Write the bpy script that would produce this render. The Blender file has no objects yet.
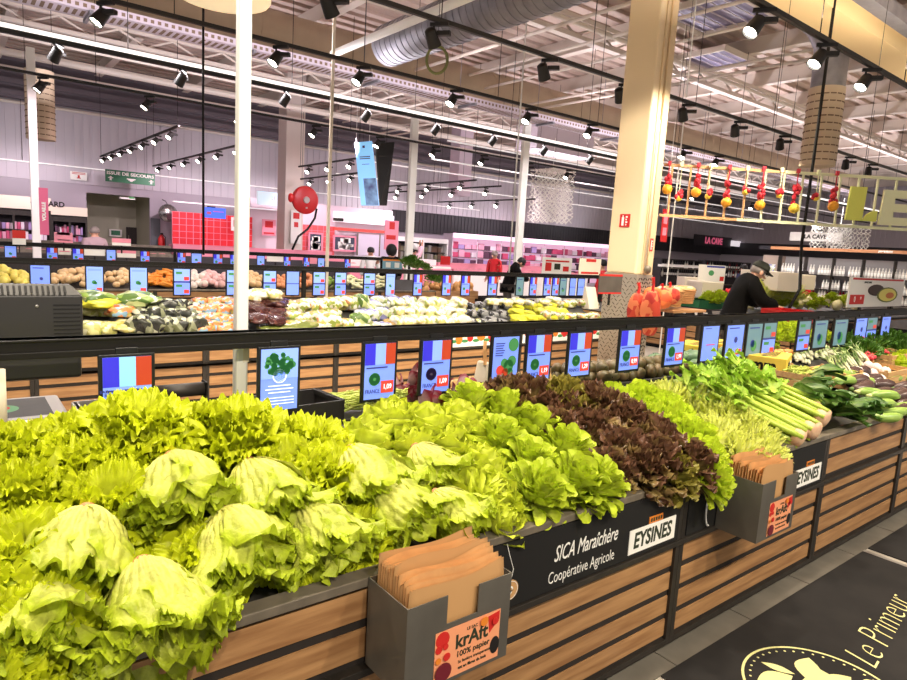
import bpy, math, random
import numpy as np
from mathutils import Vector, Matrix, Euler
SC = bpy.context.scene
COL = SC.collection
PI = math.pi
rnd = random.Random(7)
# ---------------------------------------------------------------- camera model (metres; X along the stands, Y into the shop, Z up)
FPX, EYE = 644.0, 1.68
YAW, PITCH, ROLL = math.radians(51.563), math.radians(8.153), math.radians(3.361)
_f = Vector((math.cos(YAW)*math.cos(PITCH), math.sin(YAW)*math.cos(PITCH), -math.sin(PITCH)))
_r = Vector((math.sin(YAW), -math.cos(YAW), 0)); _u = _r.cross(_f)
_r, _u = math.cos(ROLL)*_r + math.sin(ROLL)*_u, -math.sin(ROLL)*_r + math.cos(ROLL)*_u
CAM = Vector((0, 0, EYE))
def at(px, py, X=None, Y=None, Z=None, D=None):
    "survey helper: the point of the shop seen at a photo pixel, on a plane X=, Y= or Z= or at depth D"
    d = _f + _r*((px-453.5)/FPX) - _u*((py-340)/FPX)
    if X is not None: t = X/d.x
    elif Y is not None: t = Y/d.y
    elif Z is not None: t = (Z-EYE)/d.z
    else: t = D
    return CAM + d*t
# ---------------------------------------------------------------- materials
def s2l(c):
    return tuple(((v/255)/12.92 if v/255 <= .04045 else ((v/255+.055)/1.055)**2.4) for v in c)
def mat(name, rgb, rough=.55, metal=0, var=None, scale=8, bump=0, emit=0, spec=.5, trans=0, alpha=1, kind='noise', stretch=(1,1,1), coat=0):
    m = bpy.data.materials.new(name); m.use_nodes = True
    nt = m.node_tree; b = nt.nodes['Principled BSDF']
    c = s2l(rgb)
    b.inputs['Base Color'].default_value = (*c, 1); b.inputs['Roughness'].default_value = rough
    b.inputs['Metallic'].default_value = metal; b.inputs['Specular IOR Level'].default_value = spec
    b.inputs['Transmission Weight'].default_value = trans; b.inputs['Alpha'].default_value = alpha
    b.inputs['Coat Weight'].default_value = coat
    if emit:
        b.inputs['Emission Color'].default_value = (*c, 1); b.inputs['Emission Strength'].default_value = emit
    if var or bump:
        tc = nt.nodes.new('ShaderNodeTexCoord'); mp = nt.nodes.new('ShaderNodeMapping'); mp.inputs['Scale'].default_value = stretch
        nt.links.new(tc.outputs['Object'], mp.inputs['Vector'])
        if kind == 'voronoi':
            n = nt.nodes.new('ShaderNodeTexVoronoi'); n.inputs['Scale'].default_value = scale; o = n.outputs['Color']
            sep = nt.nodes.new('ShaderNodeSeparateColor'); nt.links.new(o, sep.inputs['Color']); fac = sep.outputs[0]
        else:
            n = nt.nodes.new('ShaderNodeTexNoise'); n.inputs['Scale'].default_value = scale; n.inputs['Detail'].default_value = 5; fac = n.outputs['Fac']
        nt.links.new(mp.outputs['Vector'], n.inputs['Vector'])
        if var:
            r = nt.nodes.new('ShaderNodeValToRGB'); r.color_ramp.elements[0].position = .3; r.color_ramp.elements[1].position = .7
            cols = [rgb] + (list(var) if isinstance(var[0], (tuple, list)) else [var])
            while len(r.color_ramp.elements) < len(cols): r.color_ramp.elements.new(.5)
            for i, cc in enumerate(cols):
                e = r.color_ramp.elements[i]; e.position = (.32+.36*i/(len(cols)-1)) if kind == 'noise' else i/len(cols); e.color = (*s2l(cc), 1)
            if kind == 'voronoi': r.color_ramp.interpolation = 'CONSTANT'
            nt.links.new(fac, r.inputs['Fac']); nt.links.new(r.outputs['Color'], b.inputs['Base Color'])
            if emit: nt.links.new(r.outputs['Color'], b.inputs['Emission Color'])
        if bump:
            bp = nt.nodes.new('ShaderNodeBump'); bp.inputs['Strength'].default_value = bump; bp.inputs['Distance'].default_value = .02
            nt.links.new(fac, bp.inputs['Height']); nt.links.new(bp.outputs['Normal'], b.inputs['Normal'])
    return m
def leafmat(name, base, edge, rough=.45, tl=.35, var=.25, bs=.35, stop=.8, alt=None):
    "leaf: colour runs from the pale rib end (attribute t=0) to the margin (t=1); light passes through"
    m = bpy.data.materials.new(name); m.use_nodes = True
    nt = m.node_tree; b = nt.nodes['Principled BSDF']; out = nt.nodes['Material Output']
    at_ = nt.nodes.new('ShaderNodeAttribute'); at_.attribute_name = 't'
    r = nt.nodes.new('ShaderNodeValToRGB')
    r.color_ramp.elements[0].position = .0; r.color_ramp.elements[0].color = (*s2l(base), 1)
    r.color_ramp.elements[1].position = stop; r.color_ramp.elements[1].color = (*s2l(edge), 1)
    nt.links.new(at_.outputs['Fac'], r.inputs['Fac'])
    tc = nt.nodes.new('ShaderNodeTexCoord'); n = nt.nodes.new('ShaderNodeTexNoise'); n.inputs['Scale'].default_value = 26; n.inputs['Detail'].default_value = 4
    nt.links.new(tc.outputs['Object'], n.inputs['Vector'])
    if alt:
        n3 = nt.nodes.new('ShaderNodeTexNoise'); n3.inputs['Scale'].default_value = 11; nt.links.new(tc.outputs['Object'], n3.inputs['Vector'])
        m3 = nt.nodes.new('ShaderNodeMapRange'); m3.inputs['From Min'].default_value = .48; m3.inputs['From Max'].default_value = .62; nt.links.new(n3.outputs['Fac'], m3.inputs['Value'])
        x3 = nt.nodes.new('ShaderNodeMix'); x3.data_type = 'RGBA'; nt.links.new(m3.outputs['Result'], x3.inputs[0]); nt.links.new(r.outputs['Color'], x3.inputs[6]); x3.inputs[7].default_value = (*s2l(alt), 1); src = x3.outputs[2]
    else: src = r.outputs['Color']
    hs = nt.nodes.new('ShaderNodeHueSaturation'); mr = nt.nodes.new('ShaderNodeMapRange')
    mr.inputs['From Min'].default_value = .3; mr.inputs['From Max'].default_value = .7
    mr.inputs['To Min'].default_value = 1-var; mr.inputs['To Max'].default_value = 1+var*.6
    nt.links.new(n.outputs['Fac'], mr.inputs['Value']); nt.links.new(mr.outputs['Result'], hs.inputs['Value']); nt.links.new(src, hs.inputs['Color'])
    nt.links.new(hs.outputs['Color'], b.inputs['Base Color'])
    b.inputs['Roughness'].default_value = rough; b.inputs['Specular IOR Level'].default_value = .35
    bp = nt.nodes.new('ShaderNodeBump'); bp.inputs['Strength'].default_value = bs; bp.inputs['Distance'].default_value = .006
    n2 = nt.nodes.new('ShaderNodeTexNoise'); n2.inputs['Scale'].default_value = 70; nt.links.new(tc.outputs['Object'], n2.inputs['Vector'])
    nt.links.new(n2.outputs['Fac'], bp.inputs['Height']); nt.links.new(bp.outputs['Normal'], b.inputs['Normal'])
    t = nt.nodes.new('ShaderNodeBsdfTranslucent'); nt.links.new(hs.outputs['Color'], t.inputs['Color'])
    mx = nt.nodes.new('ShaderNodeMixShader'); mx.inputs['Fac'].default_value = tl
    nt.links.new(b.outputs['BSDF'], mx.inputs[1]); nt.links.new(t.outputs['BSDF'], mx.inputs[2]); nt.links.new(mx.outputs['Shader'], out.inputs['Surface'])
    return m
def woodmat(name, c1, c2, scale=3, axis=0, rough=.5):
    st = [14, 14, 14]; st[axis] = 1.2
    return mat(name, c1, rough, var=(c2,), scale=scale, bump=.08, stretch=tuple(st))
# ---------------------------------------------------------------- object registry helpers
def tag(o, label=None, cat=None, group=None, kind=None):
    if label: o['label'] = label
    if cat: o['category'] = cat
    if group: o['group'] = group
    if kind: o['kind'] = kind
    return o
def thing(name, label, cat, loc=(0,0,0), rz=0, group=None, rot=None):
    o = bpy.data.objects.new(name, None); COL.objects.link(o); o.empty_display_size = .05
    o.location = loc; o.rotation_euler = rot if rot else (0, 0, rz)
    return tag(o, label, cat, group)
def kids(o): return [c for c in KIDS.get(o.name, ())]
KIDS = {}
def link_child(o, p):
    if p is not None: o.parent = p; KIDS.setdefault(p.name, []).append(o)
def dup(o, label=None, loc=None, rot=None, scale=None, parent=None, group=None, shift=None):
    c = o.copy(); COL.objects.link(c)
    if parent is not None: link_child(c, parent)
    if label: c['label'] = label
    if group: c['group'] = group
    if loc is not None: c.location = loc
    if rot is not None: c.rotation_euler = rot
    if scale is not None: c.scale = scale if hasattr(scale, '__len__') else (scale,)*3
    for k in kids(o): dup(k, parent=c)
    return c
class MB:
    "collects shapes; build() links them as ONE mesh object"
    def __init__(s): s.v, s.f, s.m, s.t = [], [], [], []
    def add(s, vs, fs, mi=0, M=None, t=None):
        n = len(s.v)
        if M is not None: vs = [M @ Vector(v) for v in vs]
        s.v += [tuple(v) for v in vs]; s.f += [tuple(n+i for i in f) for f in fs]; s.m += [mi]*len(fs)
        s.t += list(t) if t is not None else [1.0]*len(vs)
        return s
    def box(s, a, b, mi=0, M=None):
        (x0,y0,z0), (x1,y1,z1) = a, b
        vs = [(x0,y0,z0),(x1,y0,z0),(x1,y1,z0),(x0,y1,z0),(x0,y0,z1),(x1,y0,z1),(x1,y1,z1),(x0,y1,z1)]
        return s.add(vs, [(0,3,2,1),(4,5,6,7),(0,1,5,4),(1,2,6,5),(2,3,7,6),(3,0,4,7)], mi, M)
    def cbox(s, c, d, mi=0, M=None):
        return s.box([c[i]-d[i]/2 for i in range(3)], [c[i]+d[i]/2 for i in range(3)], mi, M)
    def bar(s, p, q, w, h=None, mi=0, up=(0,0,1)):
        p, q = Vector(p), Vector(q); h = h or w; d = q-p; z = d.normalized(); u = Vector(up)
        if abs(z.dot(u)) > .95: u = Vector((0,1,0))
        x = u.cross(z).normalized(); y = z.cross(x)
        M = Matrix((( *[x[0],y[0],z[0]],p[0]), (x[1],y[1],z[1],p[1]), (x[2],y[2],z[2],p[2]), (0,0,0,1)))
        return s.box((-w/2,-h/2,0), (w/2,h/2,d.length), mi, M)
    def tube(s, pts, r, n=8, mi=0, cap=True, t=None):
        pts = [Vector(p) for p in pts]; rs = r if hasattr(r, '__len__') else [r]*len(pts)
        vs, fs, tt = [], [], []; px = None
        for i, p in enumerate(pts):
            d = (pts[min(i+1,len(pts)-1)]-pts[max(i-1,0)]).normalized()
            if px is None:
                u = Vector((0,0,1)) if abs(d.z) < .9 else Vector((1,0,0)); px = u.cross(d).normalized()
            else: px = (px-d*px.dot(d)).normalized()
            y = d.cross(px)
            for k in range(n):
                a = 2*PI*k/n; vs.append(p+(px*math.cos(a)+y*math.sin(a))*rs[i]); tt.append(t[i] if t else 1.0)
        for i in range(len(pts)-1):
            for k in range(n): fs.append((i*n+k, i*n+(k+1)%n, (i+1)*n+(k+1)%n, (i+1)*n+k))
        if cap: fs += [tuple(range(n-1,-1,-1)), tuple((len(pts)-1)*n+k for k in range(n))]
        return s.add(vs, fs, mi, t=tt)
    def lathe(s, prof, n=16, mi=0, M=None, t=None):
        vs, fs, tt = [], [], []
        for j, (r, z) in enumerate(prof):
            for k in range(n):
                a = 2*PI*k/n; vs.append((r*math.cos(a), r*math.sin(a), z)); tt.append(t[j] if t else 1.0)
        for i in range(len(prof)-1):
            for k in range(n): fs.append((i*n+k, i*n+(k+1)%n, (i+1)*n+(k+1)%n, (i+1)*n+k))
        if prof[0][0] > 1e-4: fs.append(tuple(range(n-1,-1,-1)))
        if prof[-1][0] > 1e-4: fs.append(tuple((len(prof)-1)*n+k for k in range(n)))
        return s.add(vs, fs, mi, M, tt)
    def ell(s, c, r, mi=0, n=12, M=None, k=8):
        T = Matrix.Translation(c) @ Matrix.Diagonal((*r, 1)); T = (M @ T) if M is not None else T
        return s.lathe([(max(math.sin(PI*i/k),1e-5), -math.cos(PI*i/k)) for i in range(k+1)], n, mi, T)
    def prism(s, poly, d, mi=0, M=None):
        "polygon in local XZ pushed along +Y by d"
        n = len(poly); vs = [(x,0,z) for x,z in poly]+[(x,d,z) for x,z in poly]
        fs = [tuple(range(n)), tuple(range(2*n-1,n-1,-1))]+[(i,(i+1)%n+0,(i+1)%n+n,i+n)[::-1] for i in range(n)]
        return s.add(vs, fs, mi, M)
    def disc(s, c, r, mi=0, n=20, d=.001, sx=1, M=None):
        return s.prism([(c[0]+r*sx*math.cos(2*PI*i/n), c[2]+r*math.sin(2*PI*i/n)) for i in range(n)], d, mi, (M if M is not None else Matrix()) @ Matrix.Translation((0,c[1],0)))
    def quad(s, x0, z0, x1, z1, y=0, mi=0, d=.0012):
        return s.box((x0,y-d,z0), (x1,y,z1), mi)
    def build(s, name, mats, parent=None, smooth=False, bevel=0, loc=None, rot=None, label=None, autos=None):
        me = bpy.data.meshes.new(name); me.from_pydata(s.v, [], s.f)
        for m in (mats if isinstance(mats, (list, tuple)) else [mats]): me.materials.append(m)
        me.polygons.foreach_set('material_index', s.m)
        if smooth: me.polygons.foreach_set('use_smooth', [True]*len(s.f))
        if any(t != 1.0 for t in s.t):
            a = me.attributes.new('t', 'FLOAT', 'POINT'); a.data.foreach_set('value', s.t)
        if autos is not None:
            me.polygons.foreach_set('use_smooth', [True]*len(s.f)); me.set_sharp_from_angle(angle=math.radians(autos))
        me.update()
        o = bpy.data.objects.new(name, me); COL.objects.link(o); link_child(o, parent)
        if loc is not None: o.location = loc
        if rot is not None: o.rotation_euler = rot
        if label: o['label'] = label
        if bevel:
            bv = o.modifiers.new('bevel', 'BEVEL'); bv.width = bevel; bv.segments = 2; bv.limit_method = 'ANGLE'; bv.angle_limit = math.radians(50)
        return o
_txt = {}
def text_geo(body, size, shear=0, bold=0, sx=1, spacing=1.0):
    key = (body, size, shear, bold, sx, spacing)
    if key not in _txt:
        cu = bpy.data.curves.new('lettering', 'FONT'); cu.body = body; cu.size = size; cu.shear = shear; cu.offset = bold
        cu.align_x = 'CENTER'; cu.align_y = 'CENTER'; cu.extrude = .0006; cu.resolution_u = 3; cu.space_character = spacing
        o = bpy.data.objects.new('lettering', cu); COL.objects.link(o)
        dg = bpy.context.evaluated_depsgraph_get(); me = bpy.data.meshes.new_from_object(o.evaluated_get(dg))
        _txt[key] = ([(v.co.x*sx, -v.co.z, v.co.y) for v in me.vertices], [tuple(p.vertices) for p in me.polygons])
        bpy.data.objects.remove(o); bpy.data.curves.remove(cu); bpy.data.meshes.remove(me)
    return _txt[key]
def put_text(mb, body, size, c, mi=0, M=None, **k):
    "writes text in the local XZ plane facing -Y, centred at c"
    vs, fs = text_geo(body, size, **k)
    T = Matrix.Translation(c); T = (M @ T) if M is not None else T
    return mb.add(vs, fs, mi, T)
def RZ(a): return Matrix.Rotation(a, 4, 'Z')
def RX(a): return Matrix.Rotation(a, 4, 'X')
def RY(a): return Matrix.Rotation(a, 4, 'Y')
def TR(*p): return Matrix.Translation(p)
ORD = ['first','second','third','fourth','fifth','sixth','seventh','eighth','ninth','tenth','eleventh','twelfth','thirteenth','fourteenth','fifteenth','sixteenth','seventeenth','eighteenth','nineteenth','twentieth','twenty-first','twenty-second','twenty-third','twenty-fourth','twenty-fifth','twenty-sixth','twenty-seventh','twenty-eighth','twenty-ninth','thirtieth']
LP = dict(front=118, front2=135, panel=240, mid=130, bfront=300, col=230, back=260, tube=110, wall=210, up=80, ceil=155, world=.43, exposure=.38)
# ---------------------------------------------------------------- palette
M = dict(
 wood=woodmat('slat_oak', (184,140,94), (146,104,66), 3, 0), wood_y=woodmat('slat_oak_end', (184,140,94), (146,104,66), 3, 1),
 gap=mat('dark_backing', (38,31,27), .8), steel=mat('dull_steel', (138,128,112), .5, .3, var=((104,96,84),), scale=9, bump=.05),
 graphite=mat('graphite_paint', (56,50,45), .5, .2, var=((44,40,36),), scale=20), black=mat('black_paint', (19,16,14), .5, spec=.3),
 matblack=mat('matt_black', (16,15,15), .75), boxgrey=mat('dispenser_grey', (112,108,100), .45, .35, var=((96,92,85),), scale=6),
 white=mat('white_paint', (238,236,232), .4), cream=mat('cream_paint', (238,226,204), .5), whiteink=mat('white_ink', (248,246,240), .6),
 kraft=mat('kraft_paper', (222,170,112), .75, var=((204,150,96),), scale=14, bump=.12), kraft2=mat('kraft_disc', (198,152,100), .8),
 peach=mat('peach_print', (240,160,116), .7), ink=mat('green_black_ink', (44,52,34), .7), redink=mat('red_ink', (205,40,34), .6), darkred=mat('beet_ink', (110,26,40), .6),
 orange=mat('orange_print', (228,132,40), .6), tray=mat('tray_dark', (46,44,42), .6), turf=mat('pale_display_mat', (150,160,84), .9, var=((120,140,60),), scale=60, bump=.4),
 tile=mat('floor_tile', (205,198,186), .28, var=((190,183,172),), scale=2), strip=mat('grey_floor_strip', (120,114,104), .6, var=((104,99,90),), scale=7),
 mat=mat('black_carpet', (38,35,34), .95, var=((26,24,24),), scale=5, bump=.1), paleink=mat('pale_yellow_print', (236,230,160), .8),
 pole=mat('white_pole', (245,243,236), .4), clad=mat('wall_cladding', (204,196,204), .6), deck=mat('ceiling_deck', (196,174,160), .7, var=((184,164,152),), scale=.6),
 purlin=mat('painted_steel_cream', (214,202,190), .55), beige=mat('duct_beige', (196,176,150), .6, var=((184,164,140),), scale=2),
 galv=mat('duct_galvanised', (150,147,152), .42, .5, var=((128,126,132),), scale=5), lilac=mat('cable_tray', (190,178,186), .5, .1),
 track=mat('track_black', (28,25,24), .5), lamp=mat('spot_lens', (255,246,230), .3, emit=22), tube=mat('tube_white', (246,240,236), .4, emit=.9),
 batten=mat('batten_white', (236,232,230), .5, emit=.45), textile=mat('perforated_duct', (206,184,156), .8), holes=mat('duct_perforation', (120,98,80), .9), sky=mat('skylight_pane', (122,114,150), .4),
 red=mat('red_gloss', (206,30,32), .4), redtile=mat('red_tile', (226,48,58), .3), pink=mat('pink_panel', (240,150,170), .5), hotpink=mat('pink_banner', (235,110,150), .6),
 green=mat('exit_green', (30,110,70), .5), blue=mat('blue_screen', (60,96,220), .5, emit=.9), darkband=mat('anthracite_cladding', (52,50,54), .6),
 copper=mat('copper_header', (190,132,92), .4, .4), col=mat('column_paint', (236,214,176), .6), col2=mat('column_trim', (222,196,156), .6),
 lime=mat('lime_letter', (226,232,104), .5), limew=mat('pale_letter', (240,242,196), .5), lattice=mat('lattice_wood', (206,160,110), .6),
 screenframe=mat('screen_bezel', (20,20,22), .35), s_blue=mat('screen_blue', (112,140,238), .4, emit=0.49), s_pale=mat('screen_pale_blue', (128,158,243), .4, emit=0.53),
 s_navy=mat('screen_navy', (48,42,196), .4, emit=0.49), s_red=mat('screen_red', (168,56,30), .4, emit=0.46), s_tag=mat('screen_price_red', (196,60,50), .4, emit=0.46),
 s_green=mat('screen_green', (60,124,70), .4, emit=0.40), s_dark=mat('screen_dark', (52,40,70), .4, emit=0.40), s_ink=mat('screen_ink', (44,50,120), .4, emit=0.46), s_white=mat('screen_white', (235,240,255), .4, emit=0.56),
 s_teal=mat('screen_teal', (96,128,140), .4, emit=0.40), s_cyan=mat('screen_cyan', (130,190,235), .4, emit=0.56),
 skin=mat('skin', (222,168,140), .55), jacket=mat('black_jacket', (17,15,14), .8, spec=.1, var=((10,9,9),), scale=12, bump=.25), trousers=mat('grey_trousers', (84,76,70), .8), cap=mat('dark_green_cap', (52,54,44), .8),
 hair=mat('dark_hair', (26,22,22), .6), greyhair=mat('grey_hair', (150,140,134), .7), pinkshirt=mat('pink_grey_shirt', (196,168,174), .8), coat=mat('butcher_coat', (240,196,212), .8), redtop=mat('red_top', (210,30,40), .7), navy=mat('navy_top', (44,44,84), .8),
 plasticgrey=mat('monitor_grey', (48,46,45), .45), lightmetal=mat('scale_tray', (176,172,168), .3, .5), yellowbox=mat('yellow_cardboard', (236,204,76), .7), cardboard=mat('cardboard', (196,146,94), .8, var=((180,130,82),), scale=10), crate_black=mat('black_crate', (34,31,30), .5), crate_green=mat('green_crate', (34,110,66), .5), crate_wood=woodmat('crate_wood', (218,176,120), (196,150,98), 4, 0),
 glass=mat('bottle_pale', (226,222,214), .25), bottle_red=mat('bottle_red', (150,40,50), .25), bottle_dark=mat('bottle_dark', (40,38,44), .2),
)
# ---------------------------------------------------------------- floor mats
def ST(o): o['kind'] = 'structure'; return o
o = ST(MB().box((-14,-5,-.1), (60,30,0)).build('floor', M['tile']))
b = MB()
for i in range(14): b.box((-2+i*.62,1.3155,.0), (-2+i*.62+.612,1.50,.006))
ST(b.build('trim_1', M['strip']))
def carpet(x0, x1, label, logo):
    t = thing('floor_mat', label, 'floor mat', ((x0+x1)/2, .3, 0), group='black printed mats in the front aisle')
    w = (x1-x0)/2-.02
    MB().box((-w,-1.1,0), (w,1.015,.008)).build('carpet', M['mat'], t, bevel=.003)
    b = MB(); b.box((w,-1.1,0), (w+.03,1.015,.007)); b.build('edge_strip', M['lightmetal'], t)
    if logo:
        T = TR(0,0,.0082) @ RX(-PI/2)
        b = MB(); cx, cy = 2.687-(x0+x1)/2, .869-.3; Q = TR(cx,cy,.0086)
        ring = lambda r0, r1, n=64: ([(r*math.cos(2*PI*i/n), r*math.sin(2*PI*i/n), 0) for r in (r0,r1) for i in range(n)], [(i,(i+1)%n,n+(i+1)%n,n+i) for i in range(n)])
        b.add(*ring(.300,.311), M=Q)
        for i in range(44):
            a = 2*PI*i/44; b.add(*ring(0.0001,.0055,8), M=Q @ TR(.277*math.cos(a), .277*math.sin(a), 0))
        LZ = [0]
        leaf = lambda L, W, a, x, y: b.add([(0,0,0)]+[(L*k/8, s*W*math.sin(PI*k/8), 0) for s in (1,-1) for k in range(1,9)], [(0,1,9)]+[(k,k+1,k+9,k+8) for k in range(1,8)], M=Q @ TR(x,y,(LZ.append(1) or len(LZ))*.0004) @ RZ(a))
        leaf(.17,.045,2.7,.0,.13); leaf(.13,.022,1.9,.02,.13); leaf(.17,.05,.35,.03,.09); leaf(.15,.04,-.3,.06,.03)
        b.add([(x*.12+.03*math.cos(i*.2), y*.12, 0) for i, (x,y) in enumerate([(-1,.8),(1,.8),(.9,-.6),(.4,-1),(-.4,-1),(-.9,-.6)])], [(5,4,3,2,1,0)], M=Q @ TR(0,0,.0004))
        for k, xx in enumerate((.07,.16,.25)): b.add(*ring(.018,.03,20), M=Q @ TR(xx-.02,.02-.05*k,0))
        b.build('printed_emblem', M['paleink'], t, label='pale yellow ringed emblem of leaves')
        b = MB(); put_text(b, 'Le Primeur', .20, (0,0,0), M=TR(3.44-(x0+x1)/2,.925-.3,.0084) @ RZ(.13) @ RX(-PI/2), shear=.35, bold=-.0045, sx=.92)
        b.build('printed_lettering', M['paleink'], t)
    return t
carpet(2.2, 4.32, 'black floor mat printed with a ringed emblem and Le Primeur', True)
carpet(.1, 2.16, 'plain black floor mat at the bottom, left of the emblem mat', False)
carpet(4.36, 6.5, 'plain black floor mat beyond the white seam on the right', False)
# ---------------------------------------------------------------- slatted produce counters
def slats(b, L, z0, z1, n, y, th=.006, gap=.03, side=-1):
    p = (z1-z0)/n
    for i in range(n): b.box((.03,min(y,y+side*th),z0+i*p+gap/2), (L-.03,max(y,y+side*th),z0+(i+1)*p-gap/2), 0)
def counter(x0, x1, y0, y1, ym, label, group, style='slat', lift=.95):
    L = x1-x0; D = y1-y0; t = thing('produce_counter', label, 'display counter', (x0,y0,0), group=group)
    b = MB()
    if style == 'slat': slats(b, L, .075, .765, 6, .018)
    else: slats(b, L, .075, .5, 4, .018)
    b.box((.02,.018,.06), (L-.02,.04,.76), 1); b.build('front_panel', [M['wood'], M['gap']], t)
    b = MB(); slats(b, L, .075, .765, 6, D-.018, side=1); b.box((.02,D-.04,.06), (L-.02,D-.018,.76), 1); b.build('back_panel', [M['wood'], M['gap']], t)
    b = MB()
    for (xx, yy) in ((0,0),(L-.03,0),(0,D-.03),(L-.03,D-.03)): MB().box((xx+.001,yy,.05), (xx+.029,yy+.03,.765)).build('corner_post', M['graphite'], t)
    MB().box((.03,.0,.05), (L-.03,.03,.076)).build('bottom_rail', M['graphite'], t)
    b = MB()
    for yy in (0, D-.045): MB().box((.001,yy-.004,.765), (L-.001,yy+.049,.792)).build('top_edge', M['steel'], t, bevel=.003)
    b = MB(); b.box((.0,-.012,.505), (L,.03,.528)); b.build('ledge', M['graphite'], t, bevel=.002)
    for nm, a, c in (('front_tray', (.045,.755), (ym-y0-.03,lift)), ('back_tray', (ym-y0+.03,lift), (D-.045,.755))):
        b = MB(); b.add([(.002,a[0],a[1]),(L-.002,a[0],a[1]),(L-.002,c[0],c[1]),(.002,c[0],c[1]),(.002,a[0],a[1]-.02),(L-.002,a[0],a[1]-.02),(L-.002,c[0],c[1]-.02),(.002,c[0],c[1]-.02)],
                        [(0,1,2,3),(7,6,5,4),(0,4,5,1),(1,5,6,2),(2,6,7,3),(3,7,4,0)]); b.build(nm, M['turf'] if style == 'turf' and nm[0] == 'f' else M['tray'], t)
    b = MB()
    for xx in (.12, L-.12):
        for yy in (.06, D-.06): b = MB(); b.lathe([(.026,-.011),(.03,-.006),(.03,.006),(.026,.011)], 14, 0, TR(xx,yy,.03) @ RY(PI/2)); b.box((xx-.012,yy-.014,.034),(xx+.012,yy+.014,.062)); b.build('castor', M['black'], t)
    pass
    return t
AY0, AY1, AYM, LIFT = 1.39, 3.16, 2.26, .95
AX = [-1.734,-.36,1.01,2.383,3.757,4.99,6.25,7.5,8.76]
lab = ['slatted wood counter at the far left under the scale', 'slatted wood counter under the frilly lettuces, left of the bag dispenser', 'slatted counter with the SICA Maraîchère cooperative sign band', 'slatted counter with the bag dispenser covering half its sign band',
       'slatted wood counter holding the chard and aubergines at the right', 'slatted wood counter beyond the aubergines, at the right edge', 'slatted wood counter under the radish crates of the front row', 'slatted wood counter at the far right end of the front row']
A = []
for i in range(8):
    A.append(counter(AX[i], AX[i+1], AY0, AY1, AYM, lab[i], 'counters of the front row', 'band' if i == 2 else 'turf' if i == 3 else 'slat'))
def sign_band(t, L, kind):
    b = MB().box((.032,-.004,.532), (L-.032,.012,.762)); s = b.build('sign_board', M['matblack'], t, label='black sign band')
    if kind == 0:
        b = MB(); put_text(b, 'SICA Maraîchère', .083, (.755,-.0046,.660), shear=.3, bold=0, sx=.6); put_text(b, 'Coopérative Agricole', .062, (.74,-.0046,.578), sx=.66, bold=-.0006)
        b.build('lettering', M['whiteink'], s)
    p = MB(); x0 = L-.37
    p.box((x0,-.007,.55), (x0+.305,-.004,.648), 0); p.box((x0+.12,-.007,.651), (x0+.21,-.004,.678), 1)
    put_text(p, 'EYSINES', .088, (x0+.152,-.0076,.598), 2, sx=.8, bold=.0025, shear=.08); [p.box((x0+.128+.016*k,-.0078,.657),(x0+.139+.016*k,-.007,.672),2) for k in range(5)]
    p.build('name_plate', [M['whiteink'], M['orange'], M['ink']], s, label='white EYSINES plate with orange tab')
sign_band(A[2], 1.373, 0); sign_band(A[3], 1.374, 1)
BX = [-.797+1.297*i for i in range(8)]
blab = ['counter of the second row at the far left behind the scale', 'second-row counter behind the tall flag screen at left', 'second-row counter behind the white pole', 'second-row counter behind the France price screens', 'second-row counter behind the radish picture screen', 'second-row counter with a pictured vegetable band, left half', 'second-row counter at the right end next to the big column']
for i in range(7):
    t = counter(BX[i], BX[i+1], 5.8, 7.5, 6.62, 'slatted wood '+blab[i], 'counters of the second row', 'band' if i >= 4 else 'slat')
    if i >= 4:
        s = MB().box((.032,-.004,.532), (1.265,.012,.762)).build('sign_board', M['whiteink'], t, label='white band printed with vegetables')
        b = MB(); rr = random.Random(i)
        for k in range(7):
            x = .12+k*.17; r = rr.uniform(.045,.07); b.disc((x,-.0045,.61+rr.uniform(0,.06)), r, k % 2, d=.001); b.ell((x+.09,-.0045,.6), (.05,.001,.02), 2)
        b.build('vegetable_print', [M['redink'], M['orange'], M['s_green']], s)
    else:
        b = MB().box((.0,-.012,.505), (1.297,.016,.528)); b.build('ledge', M['graphite'], t)
for i in range(7):
    x0 = -1.5+1.33*i
    counter(x0, x0+1.33, 10.5, 12.15, 11.35, 'slatted wood counter of the third row, %s from the left' % ORD[i], 'counters of the third row')
# island at the right, end face towards the camera
def end_island(x0, x1, y0, y1, label):
    t = thing('produce_island', label, 'display counter', (x0,y0,0)); D = y1-y0; L = x1-x0
    b = MB(); n = 3
    p = .57/5
    for k in range(n):
        for i in range(5): b.box((-.018,D/n*k+.03,.08+i*p), (0,D/n*(k+1)-.03,.08+(i+1)*p-.02), 0)
    b.box((0,.02,.06), (.02,D-.02,.78), 1); b.build('end_panel', [M['wood_y'], M['gap']], t)
    b = MB(); slats(b, L, .08, .765, 6, .018); b.box((.02,.018,.06),(L-.02,.03,.78),1); b.build('side_panel', [M['wood'], M['gap']], t)
    s = MB().box((-.02,.02,.66), (0,D-.02,.86)).build('sign_board', M['matblack'], t, label='black band with white marks')
    b = MB()
    for k in range(6):
        y = .3+k*.45; T = TR(-.0212,y,.76) @ RZ(-PI/2); b.disc((-.07,0,0), .04, d=.001, M=T); b.disc((.0,0,.01), .035, d=.001, M=T); b.quad(-.16,-.02,-.12,.03, 0, M=T) if False else b.box((.06,0,-.03),(.16,.001,-.01),M=T); b.box((.06,0,.01),(.14,.001,.03),M=T)
    b.build('white_marks', M['whiteink'], s)
    MB().box((0,0,.78), (L,D,.80)).build('tray', M['tray'], t)
    b = MB(); b.box((.05,.05,0), (L-.05,D-.05,.06)); b.build('plinth', M['black'], t)
    return t
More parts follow.
